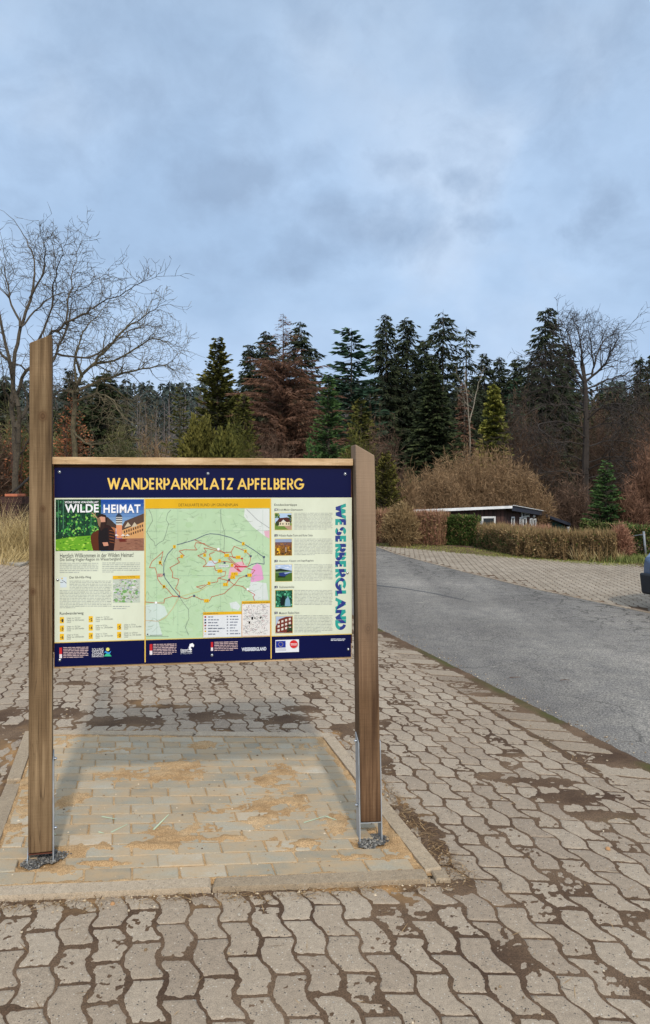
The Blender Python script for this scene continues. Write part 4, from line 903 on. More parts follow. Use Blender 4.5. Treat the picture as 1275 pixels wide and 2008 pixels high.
p = Print(); p.rect(*c3(954, 1072), *c3(1226, 1408), CC(228, 226, 222), 9); p.rect(*c3(954, 1072), *c3(1226, 1094), CC(228, 178, 30), 9.5); p.text('WANDERPARKPLÄTZE IM HILS', *c3(962, 1078), *c3(1218, 1090), INK, 10)
for i in range(260):
    x = random.uniform(960, 1195); y = random.uniform(1100, 1385); an = random.choice([random.gauss(.7, .5), random.gauss(-.6, .5)]); l_ = random.uniform(8, 34)
    x2_ = min(max(x+l_*cos(an), 958), 1222); y2_ = min(max(y+l_*sin(an), 1097), 1402)
    p.line([c3(x, y), c3(x2_, y2_)], .42, random.choice([CC(140, 140, 146), CC(168, 110, 120), CC(150, 160, 150), CC(120, 120, 130)]), 10)
for (x, y, s_) in ((1056, 1238, 11), (1080, 1236, 6), (1133, 1232, 8), (1147, 1226, 5), (1028, 1278, 9)): p.rect(*c3(x-s_, y-s_*1.4), *c3(x+s_*.6, y+s_), CC(20, 20, 24), 11)
for e in ([(954, 1072), (954, 1410)], [(1226, 1072), (1226, 1408)], [(954, 1408), (1226, 1404)]): p.line([c3(*q) for q in e], .9, CC(226, 150, 60), 10.8)
p.build('inset_map', sheet)
# discovery tips -----------------------------------------------------------
p = Print(); p.text('Entdeckertipps', *c4(104, 158), *c4(358, 190), INK, 2, bold=.004); p.build('tips_heading', sheet)
heads = [(214, 'Erich-Mäder-Glasmuseum', 422, 150), (503, 'Wilhelm-Raabe-Turm und Roter Stein', 534, 150), (791, 'Ithwiesen, Klippen und Segelflugplatz', 546, 156), (1084, 'Rothesteinhöhle', 328, 162), (1374, 'Museum Raabe-Haus', 384, 158)]
for i, (y, s_, xe, xs) in enumerate(heads):
    p = Print(); p.rect(*c4(106, y), *c4(140, y+24), CC(30, 34, 56), 2); p.poly([c4(106, y+24), c4(116, y+24), c4(108, y+32)], CC(30, 34, 56), 2.3); p.text(str(i+1), *c4(117, y+4), *c4(130, y+20), WHITE, 3, bold=.03); p.text(s_, *c4(xs, y+1), *c4(xe, y+23), CC(70, 74, 80), 2, bold=.004); p.build('tip_title', sheet)
for (y0, y1, n_, la) in ((258, 452, 13, .84), (548, 740, 12, .55), (836, 1028, 12, .72), (1126, 1300, 11, .98), (1410, 1608, 12, .7)): p = Print(); p.greek(*c4(328, y0), *c4(758, y1), n_, CC(182, 187, 177), 2, .42, last=la); p.build('tip_text', sheet)
def thumb(x0, y0, x1, y1, fn, label):
    p = Print(); p.rect(*c4(x0-5, y0-6), *c4(x1+5, y1+6), CC(226, 206, 130), 2); fn(p, lambda x, y: c4(x0+(x1-x0)*x, y0+(y1-y0)*y)); p.build('printed_photo', sheet, label)
def R4(p, c, x0, y0, x1, y1, col, l): p.rect(*c(x0, y0), *c(x1, y1), col, l)
def t_villa(p, c):
    R4(p, c, 0, 0, 1, .6, CC(180, 204, 232), 3); R4(p, c, 0, .6, 1, 1, CC(110, 140, 62), 3); a = c(0, 0); b_ = c(1, 1)
    rpolys(p, a[0], a[1], c(.3, .3)[0], c(.3, .3)[1], 24, [CC(90, 130, 60), CC(60, 90, 50), CC(140, 160, 80)], 3, 3.4); rpolys(p, *c(.75, .1), *c(1, .6), 20, [CC(40, 66, 40), CC(60, 84, 50)], 3, 3.4)
    R4(p, c, .2, .5, .9, .78, CC(226, 212, 180), 4); p.poly([c(.08, .55), c(.25, .3), c(.75, .25), c(.95, .52), c(.7, .55), c(.5, .38), c(.35, .55)], CC(84, 44, 40), 4.5); p.poly([c(.38, .56), c(.5, .38), c(.62, .56)], CC(230, 222, 206), 4.8); R4(p, c, .05, .5, .25, .75, CC(56, 66, 44), 4.8)
    for x in (.3, .45, .66, .8): R4(p, c, x, .6, x+.06, .7, CC(70, 66, 70), 5)
    p.poly([c(.55, .8), c(1, .74), c(1, 1), c(.8, 1)], CC(186, 150, 128), 4)
def t_autumn(p, c):
    R4(p, c, 0, 0, 1, .25, CC(150, 166, 196), 3); R4(p, c, 0, .2, 1, .5, CC(110, 84, 86), 3.3); R4(p, c, 0, .4, 1, 1, CC(126, 84, 40), 3.6)
    rpolys(p, *c(0, .25), *c(1, .6), 60, [CC(150, 96, 50), CC(110, 70, 60), CC(176, 122, 50)], 2.2, 4); rpolys(p, *c(0, .5), *c(1, 1), 70, [CC(190, 136, 40), CC(96, 66, 30), CC(50, 50, 28), CC(130, 90, 30)], 2.6, 4.4); rpolys(p, *c(.1, .55), *c(.3, .95), 14, [CC(240, 190, 40), CC(220, 160, 30)], 2.6, 5); R4(p, c, .62, .5, .68, .8, CC(180, 160, 140), 5.2)
def t_glider(p, c):
    R4(p, c, 0, 0, 1, .45, CC(186, 204, 230), 3); R4(p, c, 0, .45, 1, 1, CC(70, 104, 40), 3); rpolys(p, *c(0, 0), *c(1, .28), 22, [CC(224, 230, 240), CC(170, 190, 222)], 4, 3.4, .5)
    p.poly([c(0, .3), c(.3, .24), c(.6, .3), c(1, .38), c(1, .5), c(0, .5)], CC(34, 50, 40), 4); R4(p, c, 0, .42, 1, .5, CC(110, 140, 100), 4.3); p.poly([c(.2, .5), c(.55, .46), c(.85, .52), c(.7, .62), c(.55, .72), c(.25, .68)], CC(40, 58, 120), 5); p.poly([c(.5, .5), c(1, .42), c(1, .46), c(.6, .58)], CC(150, 170, 210), 5.3); R4(p, c, .15, .7, .6, .78, CC(30, 44, 30), 4.8)
def t_cave(p, c):
    R4(p, c, 0, 0, 1, 1, CC(30, 90, 66), 3); rpolys(p, *c(0, 0), *c(1, 1), 110, [CC(20, 60, 54), CC(70, 160, 120), CC(40, 120, 90), CC(120, 196, 160), CC(18, 40, 40)], 3.4, 3.4); p.poly([c(.55, .95), c(.6, .55), c(.75, .35), c(.85, .6), c(.9, .95)], CC(130, 170, 190), 4.5); p.poly([c(.3, .9), c(.35, .45), c(.5, .3), c(.58, .5), c(.52, .9)], CC(12, 30, 32), 4.6)
def t_brick(p, c):
    R4(p, c, 0, 0, 1, 1, CC(176, 192, 214), 3); p.poly([c(0, .62), c(.2, .18), c(.6, .02), c(1, 0), c(1, 1), c(0, 1)], CC(120, 56, 44), 4)
    for r in range(3):
        for k in range(4): x = .12+k*.22; y = .32+r*.24-k*.07; p.poly([c(x, y), c(x+.12, y-.03), c(x+.12, y+.1), c(x, y+.13)], CC(224, 216, 206), 4.6)
    for r in range(3): p.line([c(0, .62+r*.14), c(1, .28+r*.2)], .7, CC(84, 36, 30), 4.4)
    rpolys(p, *c(.66, .5), *c(1, .95), 26, [CC(26, 44, 28), CC(44, 66, 36)], 3.4, 5)
for (y0, y1, x0, x1, fn, lb) in ((266, 450, 110, 298, t_villa, 'photo of a villa'), (556, 738, 112, 300, t_autumn, 'photo of an autumn forest view'), (844, 1028, 114, 303, t_glider, 'photo of a glider on grass'), (1134, 1320, 116, 306, t_cave, 'photo of a green cave mouth'), (1426, 1610, 118, 308, t_brick, 'photo of a red brick house')): thumb(x0, y0, x1, y1, fn, lb)
# upright regional word mark: teal letters with a river running through them
m_logo, t, b = newmat('teal_and_blue_ink'); sv = nd(t, 'ShaderNodeSeparateXYZ'); t.links.new(coords(t), sv.inputs[0])
lu0, lz0 = uv(658, 988); lu1, lz1 = uv(678, 1234); lx = PW((lu0+lu1)/2, 0)[0]-base[0]
ph = mth(t, 'MULTIPLY', sv.outputs[2], 2*pi/.118); wv = mth(t, 'ADD', mth(t, 'MULTIPLY', mth(t, 'SINE', ph), .0135), mth(t, 'MULTIPLY', mth(t, 'SINE', mth(t, 'MULTIPLY', ph, 2.3)), .004))
dd_ = mth(t, 'ABSOLUTE', mth(t, 'SUBTRACT', mth(t, 'SUBTRACT', sv.outputs[0], lx), wv)); msk = mth(t, 'LESS_THAN', dd_, .0125)
t.links.new(mix(t, msk, CC(22, 158, 146), CC(24, 44, 128)), b.inputs['Base Color']); b.inputs['Roughness'].default_value = .42
p = Print(); p.strokes('WESERBERGLAND', 657.5, 988, 678.8, 1234.5, WHITE, 2, w=.34, gap=.03, rot=-90); p.build('regional_wordmark', sheet, 'teal and blue vertical word mark', m_logo)
# footer -------------------------------------------------------------------
def addr(cf, x, y, w_, hgt, n_, g_):
    p = Print(); p.greek(*cf(*g_[:2]), *cf(*g_[2:4]), n_, CC(206, 180, 180), 2, .4, last=.8, slope=-.02)
    p.rect(*cf(x, y), *cf(x+5.6*w_/3, y+hgt*.62), CC(200, 44, 48), 2); p.rect(*cf(x, y+hgt*.62), *cf(x+5.6*w_/3, y+hgt), CC(236, 226, 230), 2); p.build('address_lines', sheet)
addr(c2, 103, 772, 11, 80, 7, (133, 766, 322, 852)); addr(c2, 787, 746, 11, 80, 7, (814, 742, 990, 828)); addr(c5, 406, 88, 7, 52, 6, (427, 84, 566, 142))
p = Print(); 
for i, s_ in enumerate(('SOLLING', 'VOGLER', 'REGION')): p.text(s_, *c2(351, 777+i*21), *c2(437, 795+i*21), WHITE, 2, bold=-.006)
p.line([c2(350, 842), c2(436, 841)], .5, WHITE, 2); p.disc(*c2(470, 785), 3.4, CC(232, 226, 120), 2.4)
p.poly([c2(440, 812), c2(455, 796), c2(468, 806), c2(480, 808), c2(497, 796), c2(484, 820), c2(466, 822), c2(452, 808)], CC(60, 150, 220), 3)
p.poly([c2(440, 838), c2(455, 820), c2(470, 816), c2(488, 824), c2(499, 838)], CC(60, 190, 140), 3.4); p.build('regional_emblem', sheet, 'sun, wave and hill emblem')
p = Print(); q = [(1090, 745), (1112, 738), (1124, 752), (1120, 768), (1104, 764), (1098, 774), (1108, 786), (1100, 796), (1086, 790), (1082, 770), (1088, 758)]
p.poly([c2(*k) for k in q], WHITE, 2); p.text('Naturpark', *c2(1022, 782), *c2(1084, 798), WHITE, 2, bold=.02); p.text('Solling-Vogler', *c2(1022, 797), *c2(1108, 812), WHITE, 2, bold=.02); p.text('im Weserbergland', *c2(1022, 814), *c2(1108, 821), CC(200, 206, 220), 2)
p.build('nature_park_emblem', sheet, 'white curled emblem')
p = Print(); p.text('WESERBERGLAND', *c5(589, 121), *c5(736, 138), CC(210, 214, 226), 2, bold=.045); p.build('footer_wordmark', sheet, 'pale small word mark')
p = Print(); p.rect(*c5(790, 76), *c5(930, 146), CC(232, 234, 240), 2); p.rect(*c5(793, 82), *c5(851, 120), CC(30, 50, 150), 3)
for i in range(12):
    a = i*pi/6; cx_, cy_ = c5(822+13*cos(a), 101+13*sin(a)); p.disc(cx_, cy_, .55, CC(240, 214, 40), 4, 5)
p.disc(*c5(901, 102), 8.3, CC(190, 196, 190), 3, 24); p.disc(*c5(899, 100), 8.0, CC(214, 50, 52), 3.4, 24); p.line([c5(880, 98), c5(918, 98)], .9, WHITE, 4); p.line([c5(882, 105), c5(916, 105)], .9, WHITE, 4)
for y in (126, 133, 139): p.line([c5(794, y), c5(794+(60 if y > 126 else 56), y-1)], .5, CC(120, 126, 150), 3)
p.build('funding_sticker', sheet, 'white label with flag of gold stars and a red disc'); p = Print(); p.greek(*c5(1120, 66), *c5(1208, 82), 2, CC(214, 218, 230), 2, .45, last=.9); p.build('caption_text', sheet)
# screws
for (x, y) in ((117, 925.5), (408, 928.5), (677, 929.5), (117.5, 1294), (416, 1284.5), (683, 1273), (681.5, 1123.5), (113.5, 1137)):
    u_, z_ = uv(x, y); c = Vector(PW(u_, z_, .001)); n3 = Vector((PN[0], PN[1], 0)); mb = MB(); mb.tube(c, c+n3*.0015, .0062, .006, 14); mb.dome(c+n3*.0015, n3, .0052, .004); mb.build('screw', m_zinc2, board)
# ------------------------------------------------------------------ vegetation builders
def unit(a): return a/np.maximum(np.linalg.norm(a, axis=-1, keepdims=True), 1e-9)
def tubes(P0, P1, R0, R1, sides=4):
    P0 = np.asarray(P0, float); P1 = np.asarray(P1, float); R0 = np.asarray(R0, float)[:, None]; R1 = np.asarray(R1, float)[:, None]
    d = unit(P1-P0); h = np.where(np.abs(d[:, 2:3]) > .9, np.array([[1.0, 0, 0]]), np.array([[0, 0, 1.0]]))
    a = unit(np.cross(d, h)); b = np.cross(d, a); V = []
    for i in range(sides):
        t0 = 2*pi*i/sides; t1 = 2*pi*(i+1)/sides
        c0 = a*cos(t0)+b*sin(t0); c1_ = a*cos(t1)+b*sin(t1)
        V.append(np.stack([P0+c0*R0, P0+c1_*R0, P1+c1_*R1, P1+c0*R1], 1))
    return np.concatenate(V)
def blades(P, D, Ln, W, rng, taper=.35, roll=None):
    """flat sprays: quads from P along D with length Ln, width W, random roll"""
    P = np.asarray(P, float); D = unit(np.asarray(D, float)); n = len(P)
    h = unit(rng.randn(n, 3)) if roll is None else roll
    s = unit(np.cross(D, h)); e = P+D*Ln[:, None]; m = P+D*(Ln*.45)[:, None]; w_ = W[:, None]/2
    return np.stack([P, m+s*w_, e, m-s*w_], 1)
def fol(name, c, **k):
    """foliage material from dark / mid / light leaf colours (sRGB triplets)"""
    return folmat(name, [(0.05, S(*c[0])), (.5, S(*c[1])), (.95, S(*c[2]))], **k)
M = {
 'bark': plain('grey_bark', S(80, 71, 57), .9, 0, S(52, 46, 38), 20, .5), 'bark_tan': plain('olive_bark', S(100, 90, 66), .9, 0, S(70, 64, 47), 9, .4),
 'bark_red': plain('reddish_bark', S(92, 66, 52), .9, 0, S(64, 48, 40), 12, .4), 'bark_pale': plain('pale_bark', S(134, 125, 110), .85, 0, S(96, 89, 77), 7, .3),
 'bark_alder': plain('dark_alder_bark', S(54, 46, 40), .9, 0, S(38, 33, 29), 12, .4),
 'spruce': fol('spruce_needles', ((24, 31, 20), (43, 53, 32), (70, 79, 46)), nscale=.5, nvar=.3), 'spruce_dark': fol('dark_spruce_needles', ((22, 29, 20), (38, 47, 31), (62, 69, 44)), nscale=.5, nvar=.3),
 'fir': fol('fir_needles', ((22, 38, 28), (38, 60, 44), (60, 84, 62)), nscale=.6, nvar=.25), 'young': fol('young_spruce_needles', ((32, 50, 26), (54, 80, 40), (86, 112, 60)), nscale=1.2, nvar=.25),
 'olive': fol('olive_scale_leaves', ((40, 44, 18), (72, 74, 30), (104, 100, 46)), nscale=1, nvar=.35), 'gold': fol('golden_scale_leaves', ((58, 66, 26), (110, 112, 46), (160, 156, 80)), nscale=1.5, nvar=.3),
 'bushgreen': fol('yellow_green_leaves', ((46, 48, 18), (80, 78, 32), (116, 110, 54)), nscale=1.1, nvar=.35), 'brown': fol('dead_brown_twigs', ((64, 44, 34), (100, 72, 56), (132, 100, 80)), nscale=.8, nvar=.25),
 'hazel': fol('hazel_twigs', ((78, 60, 44), (118, 94, 68), (152, 126, 94)), nscale=.9, nvar=.25), 'alder': fol('dark_brown_twigs', ((54, 42, 34), (84, 66, 54), (112, 90, 74)), nscale=.7, nvar=.25),
 'copper': fol('copper_leaves', ((96, 56, 36), (144, 90, 60), (182, 124, 88)), nscale=1, nvar=.3), 'straw': fol('dry_straw', ((122, 104, 66), (178, 156, 108), (216, 196, 148)), nscale=2, nvar=.2),
 'hedge_green': fol('hedge_leaves', ((34, 46, 18), (62, 80, 34), (96, 112, 54)), nscale=2, nvar=.3), 'hedge_brown': fol('hedge_brown_leaves', ((78, 62, 42), (122, 100, 68), (158, 136, 98)), nscale=2, nvar=.3),
 'hedge_red': fol('reddish_hedge_twigs', ((92, 62, 48), (138, 98, 78), (176, 140, 114)), nscale=2, nvar=.3), 'grass': fol('verge_grass', ((66, 78, 30), (116, 124, 58), (160, 158, 88)), nscale=1.5, nvar=.35),
 'green_grass': fol('fresh_grass', ((70, 80, 38), (104, 114, 58), (146, 150, 92)), nscale=2, nvar=.25), 'twig_grey': fol('grey_green_twigs', ((60, 60, 36), (96, 94, 58), (132, 126, 82)), nscale=1, nvar=.3),
}
SEED = [100]
def nseed(): SEED[0] += 1; return SEED[0]
def conifer_mesh(mat, H, R, crown0=.08, step=.32, nbr=8, droop=.35, up=.15, shape=.9, tw=.10, tl=.55, dens=12, gaps=.12, irr=.22, hang=.35, thin_top=0.0, bulge=0.0, lean=0.0, seed=None):
    rng = np.random.RandomState(seed or nseed()); P = []; D = []; Ln = []; W = []; RN = []; B0 = []; B1 = []; BR = []
    z = H*crown0; side_bias = rng.rand()*2*pi
    while z < H*.985:
        h = (z/H-crown0)/(1-crown0); prof = R*((1-h)**shape)*(1+bulge*math.sin(h*pi)); 
        if thin_top and h > 1-thin_top: k_n = max(3, int(nbr*.55))
        else: k_n = nbr
        for _ in range(k_n):
            if rng.rand() < gaps: continue
            L = max(.12, prof*(1+rng.randn()*irr)); az = rng.rand()*2*pi; zz0 = z+rng.randn()*step*.35; u_ = up+rng.randn()*.08
            e = np.array([cos(az), sin(az), 0]); tg = np.array([-sin(az), cos(az), 0]); n = max(4, int(dens*L*(1.2 if h > .8 else 1)*(.22 if thin_top and h > 1-thin_top else 1)))
            s = rng.rand(n)**.75*.98+.02; r = L*s
            p = e[None]*r[:, None]; p[:, 2] = zz0+L*(u_*s-droop*s*s)*(1.0)
            sd_ = rng.choice([-1, 1], n); d = e[None]*(.35+.5*s)[:, None]+tg[None]*(sd_*(.9-.55*s)*(.5+.6*rng.rand(n)))[:, None]
            d[:, 2] += -hang*(rng.rand(n)*.9+.1)+.15*(s > .85)
            l = tl*(1.05-.45*s)*(.6+.7*rng.rand(n))*min(1, .45+L/2.2)
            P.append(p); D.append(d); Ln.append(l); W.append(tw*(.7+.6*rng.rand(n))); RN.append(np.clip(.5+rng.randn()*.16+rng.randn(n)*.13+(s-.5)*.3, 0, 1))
            q0 = np.array([0, 0, zz0]); q1 = e*L*.55; q1[2] = zz0+L*(u_*.55-droop*.3); q2 = e*L*.95; q2[2] = zz0+L*(u_*.95-droop*.9)
            B0 += [q0, q1]; B1 += [q1, q2]; BR += [.012+.008*L, .006+.004*L]
        z += step*(.75+.5*rng.rand())*(1-.35*h)
    P = np.concatenate(P); V = blades(P, np.concatenate(D), np.concatenate(Ln), np.concatenate(W), rng); R_ = np.concatenate(RN)
    # leader
    BR = np.array(BR); V2 = tubes(B0, B1, BR, BR*.5, 3)
    return V, R_, V2
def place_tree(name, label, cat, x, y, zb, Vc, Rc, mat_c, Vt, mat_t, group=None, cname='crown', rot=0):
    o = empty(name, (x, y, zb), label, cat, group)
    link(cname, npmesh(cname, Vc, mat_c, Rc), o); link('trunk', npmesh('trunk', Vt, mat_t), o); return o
def trunk_tube(H, r, rng, wob=.03, top=.03, n=9, lean=(0, 0)):
    z = np.linspace(-.2, H, n+1); x = np.cumsum(rng.randn(n+1)*wob*.5)*(z/H)+lean[0]*z; y = np.cumsum(rng.randn(n+1)*wob*.5)*(z/H)+lean[1]*z
    P = np.stack([x, y, z], 1); R_ = r*(1-z/H)**.8+top*r
    return tubes(P[:-1], P[1:], R_[:-1], R_[1:], 8)
def base_of(px, d): x = (px-CX)/F*d; return x, d, float(ground_z(x, d))-.08
def conifer(name, label, px, pytop, d, halfpx, mat, bark='bark', group=None, trunk=.011, cat='conifer', **k):
    x, y, zb = base_of(px, d); H = EYE+(HZ-pytop)/F*d-zb; R = halfpx/F*d
    V, Rn, Vb = conifer_mesh(mat, H, R, **k); rng = np.random.RandomState(nseed())
    Vt = np.concatenate([Vb, trunk_tube(H*.99, H*trunk, rng)])
    return place_tree(name, label, cat, x, y, zb, V, Rn, M[mat], Vt, M[bark], group)

# recursive bare broadleaf -------------------------------------------------
def grow(segs, p, d, L, r, depth, rg, P):
    n = max(2, int(L/P['seg'])+1); st = L/n; rr = r
    for i in range(n):
        w_ = P['wander']*(1.25 if depth == 0 else 1)
        d = (d[0]+rg.gauss(0, w_), d[1]+rg.gauss(0, w_), d[2]+rg.gauss(0, w_)+P['up']*(1 if depth < P['D'] else .4))
        m = sqrt(d[0]*d[0]+d[1]*d[1]+d[2]*d[2]); d = (d[0]/m, d[1]/m, d[2]/m)
        q = (p[0]+d[0]*st, p[1]+d[1]*st, p[2]+d[2]*st); r2 = r*(1-(i+1)/n*(1-P['taper'])); segs.append((p, q, rr, r2)); p = q; rr = r2
        if depth > 0:
            nb = P['nb'] if i < n-1 else P['nb']+.6
            while nb > 0 and rg.random() < nb:
                nb -= 1; spawn(segs, p, d, L, rr, depth, rg, P, i/n)
def spawn(segs, p, d, L, rr, depth, rg, P, f):
    a = rg.uniform(*P['ang']); az = rg.uniform(0, 2*pi); v = Vector(d); o = v.orthogonal().normalized(); c = v.cross(o)
    nd_ = v*cos(a)+(o*cos(az)+c*sin(az))*sin(a)
    if P.get('flat'): nd_.z *= P['flat']
    nd_.normalize(); grow(segs, p, tuple(nd_), L*rg.uniform(*P['lr'])*(1-.3*f), max(rr*rg.uniform(.5, .72), P['rmin']), depth-1, rg, P)
def limb(segs, pts, r0, r1, rg, P, depth, every=1.0, start=.12):
    """an authored limb (list of points) that carries random side branches"""
    pts = [Vector(p) for p in pts]; fine = []
    for i in range(len(pts)-1):
        a = pts[max(i-1, 0)]; b = pts[i]; c = pts[i+1]; e = pts[min(i+2, len(pts)-1)]
        for k in range(4):
            t_ = k/4; fine.append(.5*((2*b)+(c-a)*t_+(2*a-5*b+4*c-e)*t_*t_+(-a+3*b-3*c+e)*t_**3)+Vector((rg.gauss(0, .02), rg.gauss(0, .02), rg.gauss(0, .02))))
    fine.append(pts[-1]); n = len(fine)-1; Lt = sum((fine[i+1]-fine[i]).length for i in range(n))
    for i in range(n):
        f = i/n; ra = r0*(1-f)+r1*f; rb = r0*(1-(i+1)/n)+r1*(i+1)/n; segs.append((tuple(fine[i]), tuple(fine[i+1]), ra, rb))
        if f > start:
            d = (fine[i+1]-fine[i]).normalized()
            m = every
            while m > 0 and rg.random() < m:
                m -= 1; spawn(segs, tuple(fine[i+1]), tuple(d), P['L0']*(.55+.6*(1-f)), rb*.8, depth, rg, P, 0)
    d = (fine[-1]-fine[-2]).normalized(); grow(segs, tuple(fine[-1]), tuple(d), P['L0']*.7, r1, max(depth-1, 0), rg, P)
def segmesh(segs, sides_thick=6, thin=.02):
    A = np.array([s[0] for s in segs]); B = np.array([s[1] for s in segs]); ra = np.array([s[2] for s in segs]); rb = np.array([s[3] for s in segs]); k = ra > thin
    out_ = []
    if k.any(): out_.append(tubes(A[k], B[k], ra[k], rb[k], sides_thick))
    if (~k).any(): out_.append(tubes(A[~k], B[~k], ra[~k], rb[~k], 3))
    return np.concatenate(out_)

# shrubs, hedges, grasses ----------------------------------------------------
def shrub_mesh(rx, ry, H, n_stem, tw, rng, ntw=14, tl=.35, w=.018, spread=1.0, droop=0.1, base=.25, topup=.9, ragged=.12):
    """many stems from a clump to a domed outline, with side twigs"""
    az = rng.rand(n_stem)*2*pi; q = np.sqrt(rng.rand(n_stem)); b = np.stack([np.cos(az)*q*rx*base, np.sin(az)*q*ry*base, np.zeros(n_stem)], 1)
    az2 = az+rng.randn(n_stem)*.4; q2 = np.clip(q+rng.randn(n_stem)*.12, 0, 1.05)*spread; zt = H*np.sqrt(np.clip(1-(q2*.92)**2.2, .02, 1))*(1+rng.randn(n_stem)*ragged)
    e = np.stack([np.cos(az2)*q2*rx, np.sin(az2)*q2*ry, zt*(.75+.3*rng.rand(n_stem))], 1)
    m = b*.5+e*.5; m[:, 2] += H*.14; segA = [b, m]; segB = [m, e]
    V = [tubes(b, m, np.full(n_stem, w*.7), np.full(n_stem, w*.5), 3), tubes(m, e, np.full(n_stem, w*.5), np.full(n_stem, w*.2), 3)]
    R_ = [np.full(n_stem*6, .35)]
    T = rng.rand(n_stem, ntw)*.85+.18; base_p = np.where((T < .5)[..., None], b[:, None]+(m-b)[:, None]*(T*2)[..., None], m[:, None]+(e-m)[:, None]*((T-.5)*2)[..., None]).reshape(-1, 3)
    dirs = np.repeat(unit(e-m), ntw, 0)*.6+rng.randn(n_stem*ntw, 3)*.75; dirs[:, 2] += topup*.5-droop
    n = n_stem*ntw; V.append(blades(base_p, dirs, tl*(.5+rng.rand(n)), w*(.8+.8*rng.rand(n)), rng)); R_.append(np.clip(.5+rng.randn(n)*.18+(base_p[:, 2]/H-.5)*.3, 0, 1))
    return np.concatenate(V), np.concatenate(R_)
def shrub(name, label, px, pytop, d, halfpx, mat, n_stem=160, group=None, cat='shrub', ry=None, pybase=None, **k):
    x, y, zb = base_of(px, d)
    if pybase is not None: zb = EYE-(pybase-HZ)/F*d
    H = EYE+(HZ-pytop)/F*d-zb; rng = np.random.RandomState(nseed()); rx = halfpx/F*d
    V, R_ = shrub_mesh(rx, ry or rx*.8, H, n_stem, None, rng, **k)
    o = link(name, npmesh(name, V, M[mat], R_), None, (x, y, zb)); return tag(o, label, cat, group)
def leafblob_mesh(rx, ry, H, n, size, rng, shell=.45, tip=.6, z0=.05, power=.5, lumps=5):
    u = rng.randn(n, 3); u = unit(u); r = 1-shell*rng.rand(n)**1.3
    lump = 1+.16*np.sin(u[:, 0]*lumps+rng.rand()*6)*np.cos(u[:, 2]*lumps*1.3+rng.rand()*6)+.08*np.sin(u[:, 1]*11)
    p = u*(r*lump)[:, None]; p[:, 0] *= rx; p[:, 1] *= ry; p[:, 2] = H*(z0+(1-z0)*(.5+.5*p[:, 2]*1.0))
    f = np.clip(p[:, 2]/H, 0, 1); k = (1-f**2*(1-power)); p[:, 0] *= k; p[:, 1] *= k
    d = u*.7+rng.randn(n, 3)*.4; d[:, 2] += tip
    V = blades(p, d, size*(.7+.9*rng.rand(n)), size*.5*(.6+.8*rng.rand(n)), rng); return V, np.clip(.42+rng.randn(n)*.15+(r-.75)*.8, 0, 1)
def leafblob(name, label, px, pytop, d, halfpx, mat, n=5000, size=.16, group=None, cat='shrub', pybase=None, bark='bark', **k):
    x, y, zb = base_of(px, d)
    if pybase is not None: zb = EYE-(pybase-HZ)/F*d
    H = EYE+(HZ-pytop)/F*d-zb; rng = np.random.RandomState(nseed()); rx = halfpx/F*d
    V, R_ = leafblob_mesh(rx, rx*.85, H, n, size, rng, **k); o = empty(name, (x, y, zb), label, cat, group)
    link('foliage', npmesh('foliage', V, M[mat], R_), o); S_ = []
    for i in range(7):
        a = rng.rand()*6.28; S_ += [((0, 0, 0), (cos(a)*rx*.2, sin(a)*rx*.2, H*.45), .04, .025), ((cos(a)*rx*.2, sin(a)*rx*.2, H*.45), (cos(a)*rx*.35, sin(a)*rx*.3, H*.8), .025, .01)]
    link('stem', npmesh('stem', segmesh(S_), M[bark]), o); return o
